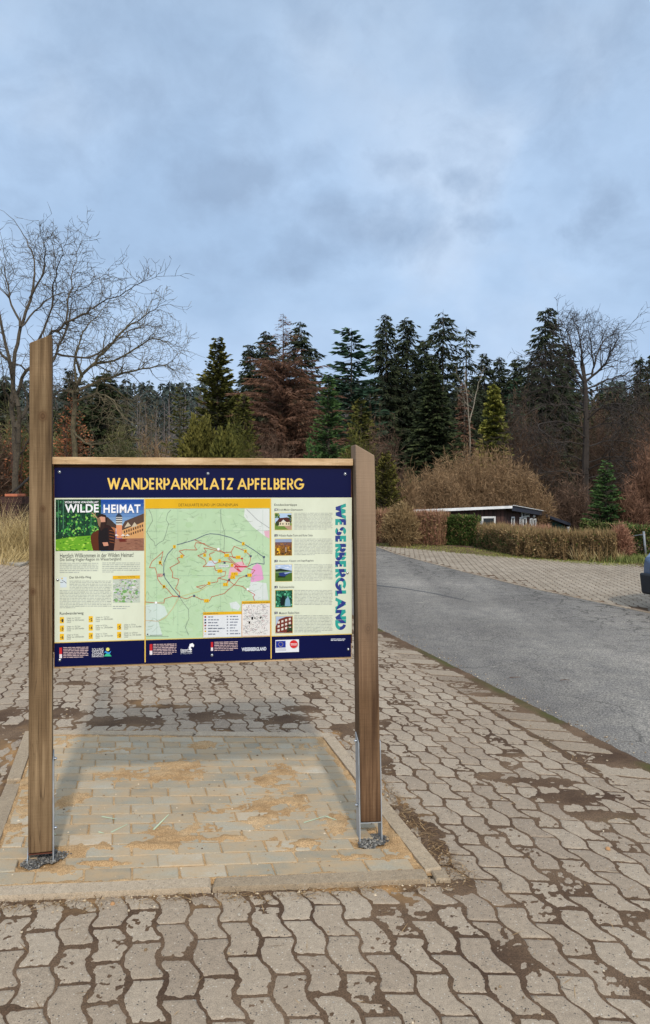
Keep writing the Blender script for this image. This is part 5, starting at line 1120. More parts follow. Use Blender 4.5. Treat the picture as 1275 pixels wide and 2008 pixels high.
def hedge(name, label, pts, W, H, mats, dens=900, size=.055, stems=60, group=None, mixfn=None, rag=.05, cat='hedge', vert=0.0):
    """clipped hedge along ground points [(x,y)], leaves through the outer shell, stems inside"""
    rng = np.random.RandomState(nseed()); P = []; Nn = []; ST = []; tcoord = []
    pts = [np.array(p, float) for p in pts]; Ltot = sum(np.linalg.norm(pts[i+1]-pts[i]) for i in range(len(pts)-1)); acc = 0; org = pts[0]
    for i in range(len(pts)-1):
        a, b = pts[i], pts[i+1]; L = np.linalg.norm(b-a); e = (b-a)/L; n_ = np.array([-e[1], e[0]]); area = L*(2*H+W)+2*W*H; n = int(area*dens)
        f = rng.rand(n); s = rng.rand(n)*L; v = np.zeros(n); z = np.zeros(n); pt = H/(2*H+W)
        lft = f < pt; rgt = (f >= pt) & (f < 2*pt); top = f >= 2*pt
        dep = rng.rand(n)**1.5*.16
        v[lft] = W/2-dep[lft]; v[rgt] = -W/2+dep[rgt]; v[top] = (rng.rand(top.sum())-.5)*W; z[lft | rgt] = rng.rand((lft | rgt).sum())*H; z[top] = H-dep[top]
        if i in (0, len(pts)-2):
            ke = rng.rand(n) < .12; s[ke] = (0 if i == 0 else L)+(dep[ke] if i == 0 else -dep[ke]); v[ke] = (rng.rand(ke.sum())-.5)*W; z[ke] = rng.rand(ke.sum())*H
        lump = (vnoise(s+acc+30, z*1.5+v, 1.6, 7, 2)-.5)*rag*3
        v = v*(1+lump/W*1.4)*(1-.10*(z/H)); z = z*(1+lump*.6)+rng.randn(n)*.02+np.abs(rng.randn(n))*(z > H*.9)*.035
        xy = a[None]+e[None]*s[:, None]+n_[None]*v[:, None]; P.append(np.stack([xy[:, 0]-org[0], xy[:, 1]-org[1], z], 1)); Nn.append(np.stack([n_[0]*np.sign(v), n_[1]*np.sign(v), np.full(n, .7)], 1)); tcoord.append((s+acc)/Ltot)
        for _ in range(int(stems*L)):
            q = a+e*rng.rand()*L+n_*(rng.rand()-.5)*W*.92; hh = H*(.8+.3*rng.rand()); ST.append(((q[0]-org[0], q[1]-org[1], 0), (q[0]-org[0]+rng.randn()*.04, q[1]-org[1]+rng.randn()*.04, hh), .009, .004))
        acc += L
    P = np.concatenate(P); Nn = np.concatenate(Nn); tc_ = np.concatenate(tcoord); n = len(P)
    dv_ = Nn+rng.randn(n, 3)*.8; kv = rng.rand(n) < vert; dv_[kv] = rng.randn(kv.sum(), 3)*.22+np.array([0, 0, 1.0]); lv = np.where(kv, 2.6, 1.0); wv_ = np.where(kv, .3, 1.0)
    V = blades(P, dv_, size*lv*(.7+.8*rng.rand(n)), size*.55*wv_*(.7+.6*rng.rand(n)), rng); R_ = np.clip(.45+rng.randn(n)*.17+(P[:, 2]/H-.5)*.25, 0, 1)
    mi = mixfn(tc_+rng.randn(n)*.03, P[:, 2]/H, rng) if mixfn else np.zeros(n, int)
    Vs = segmesh(ST); V = np.concatenate([V, Vs]); R_ = np.concatenate([R_, np.full(len(Vs), .4)]); mi = np.concatenate([mi, np.full(len(Vs), len(mats)-1)])
    zb = float(ground_z(org[0], org[1]))-.04
    o = link(name, npmesh(name, V, [M[m_] for m_ in mats], R_, mi), None, (org[0], org[1], zb)); return tag(o, label, cat, group)
def tuft_field(name, label, area_pts, n, H, mat, rng, W=.008, cat=None, lean=.35, kind='stuff', z=None, wfn=None, arc_=1):
    """blades of grass over points"""
    P = np.stack([area_pts[:, 0], area_pts[:, 1], (ground_z(area_pts[:, 0], area_pts[:, 1])-.05 if z is None else np.full(len(area_pts), z))], 1); n = len(P)
    d = rng.randn(n, 3)*lean; d[:, 2] = 1; h = H*(.4+.9*rng.rand(n)); V = blades(P, d, h, W*(.7+.7*rng.rand(n)), rng)
    o = link(name, npmesh(name, V, M[mat], rng.rand(n))); return tag(o, label, cat, None, kind)
# ------------------------------------------------------------------ distant woods
rng = np.random.RandomState(77)
n = 1700; D_ = 140+rng.rand(n)**.8*165; X_ = (rng.rand(n)*1.5-.75)*D_; Hh = 10+rng.rand(n)*8; Rr = Hh*(.13+.07*rng.rand(n)); Z_ = ground_z(X_, D_)
K = 130; hh = rng.rand(n, K)**.8*.9+.08; az = rng.rand(n, K)*2*pi; rad = Rr[:, None]*(1-hh)*(.55+.5*rng.rand(n, K))
P = np.stack([X_[:, None]+np.cos(az)*rad, D_[:, None]+np.sin(az)*rad, Z_[:, None]+Hh[:, None]*hh+.3], -1).reshape(-1, 3)
dv_ = np.stack([np.cos(az), np.sin(az), -.75+.3*rng.rand(n, K)], -1).reshape(-1, 3); V = blades(P, dv_, np.repeat(Hh, K)*.075*(.7+.6*rng.rand(n*K)), np.repeat(Hh, K)*.032, rng)
R_ = np.clip(np.repeat(rng.rand(n), K)*.6+rng.rand(n*K)*.35, 0, 1)
tp = tubes(np.stack([X_, D_, Z_], 1), np.stack([X_, D_, Z_+Hh*1.0], 1), Hh*.012, Hh*.002, 3)
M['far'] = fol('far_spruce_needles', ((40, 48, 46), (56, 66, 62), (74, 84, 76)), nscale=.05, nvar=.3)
o = link('far_forest', npmesh('far_forest', np.concatenate([V, tp]), [M['far'], M['bark']], np.concatenate([R_, np.full(len(tp), .3)]), np.concatenate([np.zeros(len(V), int), np.ones(len(tp), int)])))
tag(o, 'dark conifer forest covering the far hill', kind='stuff')
# leafless pole wood between
rg = random.Random(9); segs = []
for i in range(420):
    d = rg.uniform(66, 92); x = rg.uniform(-.6, .55)*d; zb = float(ground_z(x, d)); h = rg.uniform(7, 12)
    segs.append(((x, d, zb), (x+rg.gauss(0, .15), d, zb+h), .09, .03))
    for k in range(10):
        z = zb+h*rg.uniform(.35, 1); a = rg.uniform(0, 6.28); l = rg.uniform(.7, 1.8); segs.append(((x, d, z), (x+l*cos(a), d+l*sin(a), z+l*.8), .03, .012))
o = link('leafless_wood', npmesh('leafless_wood', segmesh(segs, 4, .05), plain('grey_violet_bark', S(104, 96, 92), .9, 0, S(74, 68, 66), 3))); tag(o, 'thin grey leafless trunks in the wood edge below the far hill', kind='stuff')

# ------------------------------------------------------------------ conifers one by one
TS = dict(step=.30, nbr=10, droop=.42, up=.22, hang=1.0, tl=.66, tw=.095, dens=15, gaps=.2, irr=.33, shape=.5)
conifer('spruce_tree', 'tall spruce with drooping twigs, left of two that rise closest together above the tree line', 757, 612, 55, 56, 'spruce_dark', crown0=.12, **TS)
conifer('spruce_tree', 'tall slim spruce just right of its twin, top ragged against the sky', 797, 620, 56, 58, 'spruce_dark', crown0=.10, **TS)
conifer('spruce_tree', 'tall open spruce with see-through layered top above the dense dark green spruce', 868, 602, 54, 66, 'spruce_dark', crown0=.15, **dict(TS, gaps=.34, nbr=7))
conifer('spruce_tree', 'thin sparse spruce with bare trunk showing, right of the open layered spruce', 915, 636, 55, 46, 'spruce_dark', crown0=.42, **dict(TS, gaps=.5, nbr=6))
conifer('spruce_tree', 'bushy dark spruce filling the gap between two tall spruces', 832, 662, 58, 64, 'spruce', crown0=.05, **TS)
conifer('spruce_tree', 'tallest dark spruce standing beside the bare spreading tree', 1070, 598, 52, 68, 'spruce_dark', crown0=.1, **dict(TS, gaps=.28))
conifer('spruce_tree', 'narrow dark spruce, left of three tops behind the brown twiggy tree', 492, 670, 56, 50, 'spruce_dark', crown0=.08, **dict(TS, gaps=.15))
conifer('spruce_tree', 'narrow dark spruce, middle one of three tops behind the brown twiggy tree', 523, 645, 57, 54, 'spruce_dark', crown0=.08, **dict(TS, gaps=.15))
conifer('spruce_tree', 'dark spruce with broad top directly behind the brown twiggy tree', 590, 627, 54, 62, 'spruce_dark', crown0=.08, **dict(TS, gaps=.18))
conifer('douglas_fir', 'blue green fir with wide tiered branches above the young bright spruce', 688, 638, 47, 78, 'fir', step=.42, nbr=9, droop=.10, up=.32, hang=.2, tl=.85, tw=.15, dens=12, gaps=.18, irr=.25, shape=.62, crown0=.15)
conifer('douglas_fir', 'smaller blue green fir behind the golden conifer', 1008, 742, 46, 38, 'fir', step=.4, nbr=8, droop=.2, up=.25, hang=.3, tl=.7, tw=.14, dens=14, shape=.7)
conifer('cypress_tree', 'olive brown columnar conifer with pointed top standing alone against the sky', 427, 660, 40, 62, 'olive', step=.26, nbr=11, droop=.05, up=.5, hang=.1, tl=.45, tw=.13, dens=20, gaps=.12, irr=.2, shape=.62, bulge=.1, crown0=.02)
conifer('brown_larch', 'huge reddish brown twiggy conifer with bare pointed top', 556, 612, 42, 112, 'brown', bark='bark_red', step=.2, nbr=12, droop=.28, up=.42, hang=.55, tl=.5, tw=.028, dens=40, gaps=.15, irr=.42, shape=.8, bulge=.35, thin_top=.24, crown0=.02, cat='larch')
conifer('young_spruce', 'bright green young spruce below the blue green fir', 644, 728, 33, 44, 'young', step=.24, nbr=12, droop=.15, up=.45, hang=.12, tl=.34, tw=.065, dens=34, gaps=.08, irr=.2, shape=.55, bulge=.12, crown0=.03)
conifer('dense_spruce', 'dense dark green spruce with full skirt above the brown shrubs', 850, 700, 42, 74, 'spruce', step=.24, nbr=13, droop=.3, up=.3, hang=.45, tl=.45, tw=.10, dens=26, gaps=.05, irr=.13, shape=.78, bulge=.1, crown0=.03)
conifer('dead_spruce', 'reddish brown dead spruce between the dense dark spruce and the golden conifer', 910, 745, 45, 34, 'brown', bark='bark_pale', step=.3, nbr=10, droop=.4, up=.15, hang=.6, tl=.5, tw=.06, dens=20, shape=.6, crown0=.05)
conifer('golden_cypress', 'yellow green golden conifer with stiff layered sprays', 968, 750, 40, 41, 'gold', step=.24, nbr=13, droop=.12, up=.1, hang=.05, tl=.34, tw=.15, dens=30, gaps=.05, irr=.14, shape=.55, bulge=.2, crown0=.02)
conifer('small_spruce', 'small dark green spruce beside the hut behind the hedges', 1190, 900, 27, 42, 'young', step=.2, nbr=13, droop=.2, up=.4, hang=.2, tl=.28, tw=.06, dens=40, gaps=.05, irr=.15, shape=.62, bulge=.15, crown0=.05, cat='spruce')
conifer('garden_cypress', 'yellow green conifer bush right behind the shorter board post', 757, 886, 26, 32, 'bushgreen', step=.16, nbr=14, droop=.05, up=.6, hang=.05, tl=.22, tw=.06, dens=50, gaps=.04, irr=.12, shape=.5, bulge=.25, crown0=.02, cat='conifer')
for px, top, d, hp, lab in ((950, 690, 64, 38, 'small dark spruce top left of the next one above the golden conifer'), (979, 694, 66, 40, 'small dark spruce top straight above the golden conifer'), (1016, 694, 64, 42, 'small dark spruce top right of the golden conifer, left of the tallest spruce'), (1042, 712, 62, 40, 'short dark spruce against the left flank of the tallest spruce'),
                            (1110, 668, 56, 46, 'dark spruce behind the upper limbs of the bare spreading tree')):
    conifer('spruce_tree', lab, px, top, d, hp, 'spruce_dark', group='small spruces of the back row', crown0=.08, **dict(TS, gaps=.15))
for px, top, lab in ((1254, 696, 'high crowned spruce with long pale trunk, left one of the pair at far right'), (1279, 690, 'high crowned spruce with long pale trunk at the very right end of the tree line')):
    conifer('spruce_tree', lab, px, top, 60, 26, 'spruce_dark', bark='bark_pale', group='high crowned spruces', crown0=.52, trunk=.013, **dict(TS, gaps=.15))
conifer('spruce_tree', 'dark spruce behind the long bare branches at the left, beside the taller post', 138, 716, 45, 38, 'spruce_dark', crown0=.05, **dict(TS, gaps=.2))
conifer('dense_spruce', 'broad very dark conifer under the bare branches left of the far hill', 205, 730, 40, 66, 'spruce', step=.3, nbr=12, droop=.3, up=.25, hang=.45, tl=.5, tw=.11, dens=24, gaps=.06, shape=.5, bulge=.25, crown0=.02)
conifer('dense_spruce', 'dark conifer left of the taller board post behind the bare trunks', 12, 742, 44, 60, 'spruce_dark', step=.34, nbr=10, hang=.5, dens=20, tl=.6, tw=.12, shape=.6, crown0=.02)
conifer('dense_spruce', 'dark conifer at the far left edge behind the thicket', -40, 760, 40, 60, 'spruce', step=.34, nbr=10, hang=.5, dens=18, tl=.6, tw=.12, shape=.6, crown0=.02)
conifer('larch_tree', 'sparse olive brown conifer left of the columnar one', 352, 752, 36, 48, 'olive', bark='bark_tan', step=.28, nbr=9, droop=.1, up=.4, hang=.1, tl=.4, tw=.06, dens=22, gaps=.25, irr=.3, shape=.7, crown0=.05, cat='larch')
conifer('cypress_tree', 'low dark olive conifer to the left of the bright young spruce', 478, 770, 38, 42, 'olive', step=.26, nbr=11, droop=.1, up=.4, hang=.1, tl=.45, tw=.11, dens=20, shape=.6, crown0=.02)
conifer('cypress_tree', 'dull olive conifer behind the right of the bright young spruce', 708, 780, 38, 48, 'olive', step=.26, nbr=11, droop=.1, up=.4, hang=.2, tl=.45, tw=.11, dens=20, shape=.6, crown0=.02)
# the dense back row that closes the view below the tops: each a copy of one of three trees
rb = random.Random(3); protos = []
ordw = ['leftmost', 'second', 'third', 'fourth', 'fifth', 'sixth', 'seventh', 'eighth', 'ninth', 'tenth', 'eleventh', 'twelfth', 'thirteenth', 'fourteenth', 'fifteenth', 'sixteenth', 'seventeenth', 'eighteenth', 'nineteenth', 'twentieth', 'twenty-first', 'twenty-second', 'twenty-third', 'twenty-fourth', 'twenty-fifth', 'twenty-sixth', 'twenty-seventh', 'last']
names = ['shaded back row spruce with pointed crown, hidden below the taller tree tops', 'shaded back row spruce with a ragged crown, hidden below the taller tree tops', 'shaded back row spruce with a broad crown, hidden below the taller tree tops']
rows_ = [(px, rb.uniform(742, 800) if px > 400 else rb.uniform(772, 800), rb.uniform(58, 70)) for px in range(425, 1330, 34)]+[(px, rb.uniform(775, 800), rb.uniform(52, 60)) for px in range(-90, 230, 38)]
for i, (px, top, d) in enumerate(rows_):
    nr_ = len(range(425, 1330, 34)); lab_ = ('shaded back row spruce right of the far hill, %s from the left' % ordw[min(i, 27)]) if i < nr_ else ('shaded back row spruce left of the far hill, %s from the left' % ordw[i-nr_])
    k = i % 3; x, y, zb = base_of(px+rb.uniform(-9, 9), d); H = EYE+(HZ-top)/F*d-zb
    if i < 3:
        t0 = conifer('back_row_spruce', lab_, px, top, d, 44+6*k, 'spruce', step=.42, nbr=11, droop=.35, up=.15, hang=.6, tl=.8, tw=.15, dens=11, shape=(.75, .6, .5)[k], gaps=.08, irr=(.15, .3, .2)[k], crown0=.03, group='back row spruces', cat='spruce'); protos.append((t0, H)); continue
    src, H0 = protos[k]; c = src.copy(); COL.objects.link(c); c.location = (x, y, zb); c.scale = (H/H0*rb.uniform(.95, 1.15),)*2+(H/H0,); c.rotation_euler = (0, 0, rb.uniform(0, 6.28)); c['label'] = lab_
    for ch in src.children:
        e = ch.copy(); COL.objects.link(e); e.parent = c

# ------------------------------------------------------------------ bare broadleaf trees
def tree_px(name, label, cat, px, d, limbs, P, mat, depth, seed, every=1.0):
    x, y, zb = base_of(px, d); rg = random.Random(seed); tr = []; br = []
    for (pts, r0, r1, dd, trunk) in limbs:
        n = len(pts); q = []
        for i, p_ in enumerate(pts): q.append(AT(p_[0], p_[1]+(max(0, 600-p_[1])*.22 if px < 100 else 0), d+dd*(i/max(n-1, 1)))-Vector((x, y, zb)))
        (limb(tr, q, r0, r1, rg, P, max(depth-1, 0), .25, .45) if trunk else limb(br, q, r0, r1, rg, P, depth, every))
    o = empty(name, (x, y, zb), label, cat); link('trunk', npmesh('trunk', segmesh(tr, 8, .03), M[mat]), o); link('branches', npmesh('branches', segmesh(br, 6, .02), M[mat]), o); return o
PB = dict(seg=.20, wander=.21, up=.03, nb=.7, ang=(.45, 1.15), lr=(.5, .85), taper=.45, rmin=.0058, D=3, L0=1.0)
tree_px('bare_tree', 'big leafless tree with wide tangled crown behind the taller post', 'bare tree', 34, 20, [
    ([(36, 1080), (32, 930), (38, 850), (31, 780), (18, 710), (4, 640), (-12, 560), (-22, 490)], .075, .02, -1.5, True), ([(26, 1080), (30, 900), (24, 790), (28, 710), (42, 640), (60, 580), (68, 520), (62, 462), (42, 412)], .08, .012, 1.0, True),
    ([(27, 800), (45, 742), (75, 695), (96, 658), (130, 635), (170, 612), (200, 592), (245, 565), (282, 538)], .05, .008, -2.0, False), ([(130, 636), (133, 595), (140, 540), (148, 490), (157, 447)], .03, .007, 1, False),
    ([(28, 840), (60, 790), (86, 735), (112, 692), (132, 640)], .05, .028, 1.5, False), ([(60, 580), (84, 520), (90, 470), (84, 425)], .03, .007, -1, False), ([(20, 710), (-5, 680), (-30, 640), (-60, 600)], .04, .01, 2, False),
    ([(112, 692), (175, 702), (228, 668), (270, 642), (312, 640)], .032, .007, 2.5, False), ([(42, 640), (20, 580), (12, 520), (8, 455)], .034, .007, 1.2, False), ([(68, 690), (100, 600), (104, 540), (118, 490), (122, 455)], .03, .007, -1.8, False),
    ([(24, 790), (5, 760), (-20, 730), (-50, 710)], .035, .01, -1, False), ([(42, 640), (80, 600), (112, 570), (160, 560), (205, 520)], .026, .006, 2.2, False), ([(30, 900), (60, 860), (75, 800), (110, 770), (150, 760)], .03, .008, -1, False)], PB, 'bark', 3, 5, 1.9)
tree_px('bare_tree', 'leafless tree with long branches reaching right towards the far hill, behind the board', 'bare tree', 146, 21, [
    ([(150, 1070), (146, 900), (145, 800), (150, 755), (160, 735)], .085, .045, .2, True), ([(150, 755), (178, 718), (212, 682), (246, 645), (288, 616), (308, 604)], .045, .008, -1.2, False), ([(148, 768), (200, 745), (250, 730), (292, 722), (326, 716), (345, 732)], .045, .008, 1, False),
    ([(146, 790), (190, 772), (224, 788), (240, 818), (288, 838)], .035, .008, -1.5, False), ([(150, 755), (146, 700), (165, 650), (190, 620), (215, 590)], .034, .008, 1.8, False), ([(178, 718), (240, 700), (290, 668), (322, 668), (340, 686)], .032, .007, -.6, False), ([(146, 850), (180, 870), (230, 862), (275, 850)], .03, .007, -1, False), ([(200, 745), (240, 775), (270, 800), (300, 850)], .026, .007, 1, False)], dict(PB, up=.0), 'bark_tan', 3, 8, 1.9)
PA = dict(seg=.3, wander=.14, up=.0, nb=.7, ang=(.45, 1.1), lr=(.5, .8), taper=.45, rmin=.0095, D=3, L0=1.6)
tree_px('bare_tree', 'great dark leafless tree with thick trunk and level twiggy branches behind the hut', 'bare tree', 1150, 36, [
    ([(1150, 1020), (1148, 900), (1149, 820), (1147, 748)], .2, .10, 0, True), ([(1147, 750), (1122, 712), (1104, 668), (1096, 636)], .07, .014, -1, False), ([(1147, 750), (1142, 705), (1136, 662), (1133, 640)], .07, .014, 1, False), ([(1147, 750), (1180, 722), (1198, 690), (1214, 662)], .07, .014, -1, False), ([(1160, 735), (1172, 692), (1184, 668), (1204, 656)], .05, .014, 1.5, False), ([(1148, 770), (1120, 740), (1085, 715), (1062, 705)], .05, .014, 1, False), ([(1148, 765), (1190, 745), (1225, 735), (1250, 722)], .05, .014, 1, False), ([(1130, 700), (1115, 660), (1112, 645)], .04, .012, 1, False), ([(1165, 720), (1160, 680), (1158, 655)], .04, .012, -1, False)]
    + [([(1149, y), (1149+s*45, y-12+o_), (1149+s*95, y-6+o_), (1149+s*w_, y+22+o_)], .045, .011, dd, False) for (y, s, w_, o_, dd) in
       ((770, -1, 120, 0, 1.5), (772, 1, 110, 0, -1), (805, -1, 135, 0, -2), (808, 1, 130, 4, 2), (840, -1, 150, 0, 1), (842, 1, 140, 0, -2), (872, -1, 140, 6, -1.5), (876, 1, 150, 0, 1.4), (905, -1, 150, 0, 2), (908, 1, 145, 0, -1), (936, -1, 130, 0, -2), (940, 1, 140, 0, 2), (965, -1, 120, 0, 1), (968, 1, 125, 0, -1.5), (825, 1, 60, -20, -3), (860, -1, 60, -20, -3), (925, 1, 60, -10, -3))],
    PA, 'bark_alder', 3, 12, 2.4)
tree_px('birch_tree', 'slender pale leafless birch below the sparse spruce', 'birch', 922, 44, [
    ([(920, 1000), (922, 880), (918, 800), (912, 740)], .065, .02, 0, True), ([(920, 830), (930, 790), (938, 755), (945, 735)], .04, .01, 1, False), ([(919, 800), (905, 770), (900, 745)], .03, .01, -1, False)], dict(PA, up=.12, nb=.4, L0=1.0), 'bark_pale', 2, 15, .8)

# ------------------------------------------------------------------ shrubs and thickets
rS = dict(ntw=60, tl=.24, w=.013, ragged=.05, topup=.5)
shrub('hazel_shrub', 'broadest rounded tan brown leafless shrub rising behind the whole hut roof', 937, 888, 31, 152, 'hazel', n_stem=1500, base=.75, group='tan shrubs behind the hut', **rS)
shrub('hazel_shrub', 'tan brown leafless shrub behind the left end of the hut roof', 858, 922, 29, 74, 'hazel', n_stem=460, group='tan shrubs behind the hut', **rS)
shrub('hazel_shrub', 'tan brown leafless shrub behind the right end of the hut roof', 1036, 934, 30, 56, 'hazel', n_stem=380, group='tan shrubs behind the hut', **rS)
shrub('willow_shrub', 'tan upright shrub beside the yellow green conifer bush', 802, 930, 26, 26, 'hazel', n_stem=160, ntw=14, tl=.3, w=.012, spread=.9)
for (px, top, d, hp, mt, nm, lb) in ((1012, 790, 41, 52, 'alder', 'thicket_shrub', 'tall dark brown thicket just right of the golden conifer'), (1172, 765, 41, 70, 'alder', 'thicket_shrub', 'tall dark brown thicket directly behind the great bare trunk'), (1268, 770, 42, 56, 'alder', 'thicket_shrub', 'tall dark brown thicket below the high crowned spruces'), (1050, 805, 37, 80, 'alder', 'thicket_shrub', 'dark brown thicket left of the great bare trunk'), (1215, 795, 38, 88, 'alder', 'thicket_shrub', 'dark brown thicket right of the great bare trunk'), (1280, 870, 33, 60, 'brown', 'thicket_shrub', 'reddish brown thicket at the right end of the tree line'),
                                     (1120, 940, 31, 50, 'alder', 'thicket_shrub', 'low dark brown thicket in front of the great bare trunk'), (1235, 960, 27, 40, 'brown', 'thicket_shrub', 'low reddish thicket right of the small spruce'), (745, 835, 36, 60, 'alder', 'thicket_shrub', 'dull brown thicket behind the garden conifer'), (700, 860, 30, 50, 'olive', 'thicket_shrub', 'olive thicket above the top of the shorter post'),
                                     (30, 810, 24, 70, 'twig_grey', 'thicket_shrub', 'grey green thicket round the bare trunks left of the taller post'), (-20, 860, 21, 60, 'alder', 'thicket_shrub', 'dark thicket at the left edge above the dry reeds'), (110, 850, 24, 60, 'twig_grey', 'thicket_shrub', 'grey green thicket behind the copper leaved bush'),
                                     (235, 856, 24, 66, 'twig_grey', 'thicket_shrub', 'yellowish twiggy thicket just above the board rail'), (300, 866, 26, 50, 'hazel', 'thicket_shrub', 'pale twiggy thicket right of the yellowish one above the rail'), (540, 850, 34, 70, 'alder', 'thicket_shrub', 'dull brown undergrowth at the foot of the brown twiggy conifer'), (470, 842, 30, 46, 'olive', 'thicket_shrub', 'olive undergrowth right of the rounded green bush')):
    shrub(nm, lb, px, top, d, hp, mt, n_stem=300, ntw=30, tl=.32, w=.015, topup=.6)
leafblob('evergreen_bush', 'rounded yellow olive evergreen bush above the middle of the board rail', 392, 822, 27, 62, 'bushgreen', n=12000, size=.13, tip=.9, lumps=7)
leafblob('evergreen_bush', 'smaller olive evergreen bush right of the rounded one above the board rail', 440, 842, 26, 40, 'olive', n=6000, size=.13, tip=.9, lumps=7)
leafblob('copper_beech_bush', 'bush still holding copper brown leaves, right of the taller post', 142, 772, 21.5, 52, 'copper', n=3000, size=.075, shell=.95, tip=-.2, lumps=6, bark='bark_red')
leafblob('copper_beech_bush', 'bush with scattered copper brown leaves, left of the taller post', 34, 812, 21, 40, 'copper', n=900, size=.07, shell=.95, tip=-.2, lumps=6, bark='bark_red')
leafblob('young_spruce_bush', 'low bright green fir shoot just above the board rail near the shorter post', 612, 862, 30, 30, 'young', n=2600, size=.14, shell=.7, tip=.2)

# ------------------------------------------------------------------ hedges in front of the hut
def mixf(edge_, a, b):
    return lambda t_, h, r: np.where(t_ < edge_, a, b).astype(int)
hedge('hedge', 'reddish leafless clipped hedge by the road bend right of the shorter post', [GP(734, 1062), GP(800, 1065), GP(872, 1069)], .7, .87, ['hedge_red', 'hedge_brown'], vert=.7, dens=1900, size=.06, stems=90, mixfn=lambda t_, h, r: (r.rand(len(t_)) < .35).astype(int), rag=.09)
hedge('hedge', 'dense dark green clipped hedge left of the metal gate post', [GP(880, 1067), GP(938, 1069)], .7, .80, ['hedge_green', 'hedge_brown'], dens=3200, size=.06, stems=20, mixfn=lambda t_, h, r: (r.rand(len(t_)) < .12).astype(int), rag=.06)
hedge('hedge', 'long low clipped hedge along the car park, green then straw brown', [GP(956, 1072), GP(1045, 1091), GP(1126, 1097), GP(1208, 1100)], .8, .55, ['hedge_green', 'hedge_brown'], vert=.5, dens=2800, size=.055, stems=60, mixfn=lambda t_, h, r: np.where((t_+r.randn(len(t_))*.12 < .38) & (h < .75), (r.rand(len(t_)) < .45).astype(int), (r.rand(len(t_)) < .93).astype(int)), rag=.15)
hedge('hedge', 'pinkish brown clipped hedge top between the long hedge and the hut', [(4.75, 21.3), (5.5, 21.0), (6.35, 20.9)], .8, .56, ['hedge_red', 'hedge_brown'], vert=.4, dens=2000, size=.06, stems=60, mixfn=lambda t_, h, r: (r.rand(len(t_)) < .2).astype(int), rag=.09)
hedge('hedge', 'grey green hedge behind the right end of the hut beside the small spruce', [(8.6, 24.5), (10.6, 23.0), (12.5, 22.2)], .9, 2.0, ['hedge_green', 'twig_grey'], dens=1100, size=.08, stems=30, mixfn=lambda t_, h, r: (r.rand(len(t_)) < .6).astype(int), rag=.1)
hedge('hedge', 'dark green hedge behind the leaning metal fence post', [(7.35, 18.2), (8.6, 17.6), (10.4, 17.2)], .7, .75, ['hedge_green', 'hedge_brown'], dens=1900, size=.06, stems=30, mixfn=lambda t_, h, r: (r.rand(len(t_)) < .25).astype(int), rag=.1)
shrub('round_bush', 'round clipped grey brown bush in the reddish hedge', 785, 990, 20.9, 36, 'hedge_brown', n_stem=420, ntw=20, tl=.16, w=.012, pybase=1072, base=.6, ragged=.05)
shrub('round_bush', 'clipped brown twiggy bush at the right end of the long hedge', 1216, 1034, 16.7, 23, 'hedge_red', n_stem=420, ntw=18, tl=.13, w=.009, pybase=1099, base=.7, ragged=.05)
# verge grass, reeds
rng = np.random.RandomState(8)
def verge_pts(n, pa, pb, wid, rng):
    a = np.array(pa); b = np.array(pb); s = rng.rand(n); e = (b-a)/np.linalg.norm(b-a); n_ = np.array([-e[1], e[0]]); v = (rng.rand(n)-.2)*wid
    return a[None]+(b-a)[None]*s[:, None]+n_[None]*v[:, None]
vp = np.concatenate([verge_pts(9000, GP(725, 1067), GP(945, 1087), 1.6, rng), verge_pts(9000, GP(940, 1088), GP(1215, 1109), 1.0, rng), verge_pts(6000, GP(1215, 1108), (9.5, 14.6), 1.6, rng)])
o = tuft_field('verge_grass', 'short yellowing grass along the foot of the hedges', vp, 0, .07, 'grass', rng, W=.014)
vp = np.concatenate([np.stack([GP(1250, 1104)[0]+rng.randn(2600)*.34, GP(1250, 1104)[1]+rng.randn(2600)*.22+.35], 1)])
tuft_field('grass_tuft', 'bright green grass tuft at the foot of the leaning fence post', vp, 0, .2, 'green_grass', rng, W=.012, cat='grass tuft', kind=None)
vp = verge_pts(1300, (5.6, 16.7), (6.5, 16.35), .3, rng); tuft_field('dry_grass', 'dry straw grass hanging over the right end of the long hedge', vp, 0, .34, 'straw', rng, W=.008, lean=.5)
# grass and soil under the verge lie just above the car park soil
vp = np.stack([-4-rng.rand(16000)*14, 17+rng.rand(16000)*5], 1); tuft_field('rough_grass', 'rough yellow green grass at the edge of the paving left of the board', vp, 0, .12, 'grass', rng, W=.016)
def reeds(name, label, px, d, n, H, spread, rng, W=.012, lean=(.3, 0)):
    x, y, zb = base_of(px, d); n_ = n; b = np.stack([rng.randn(n)*spread*.5, rng.randn(n)*spread*.4, np.zeros(n)], 1); V = []
    dirs = np.stack([b[:, 0]/spread*.4+lean[0]+rng.randn(n)*.12, rng.randn(n)*.15, np.ones(n)], 1); h = H*(.5+.6*rng.rand(n)); p = b.copy(); w = W*(.6+.7*rng.rand(n)); sdir = unit(rng.randn(n, 3)*np.array([1, 1, 0]))
    for k in range(4):
        q = p+unit(dirs)*(h/4)[:, None]; wa = w*(1-k/4.6); wb = w*(1-(k+1)/4.6)
        V.append(np.stack([p-sdir*wa[:, None]/2, p+sdir*wa[:, None]/2, q+sdir*wb[:, None]/2, q-sdir*wb[:, None]/2], 1)); p = q; dirs[:, 2] -= .16+rng.rand(n)*.18; dirs[:, 0] *= 1.25
    o = link(name, npmesh(name, np.concatenate(V), M['straw'], np.tile(rng.rand(n), 4)), None, (x, y, zb)); return tag(o, label, 'dry grass')
reeds('reed_clump', 'tall straw coloured dry grass clump hanging over beside the taller post', 52, 16.9, 1500, 1.25, .42, rng, lean=(-.14, 0))
reeds('reed_clump', 'straight dry reed stems at the far left edge of the photo', 6, 16.7, 420, 1.5, .32, rng, lean=(.02, 0), W=.011)
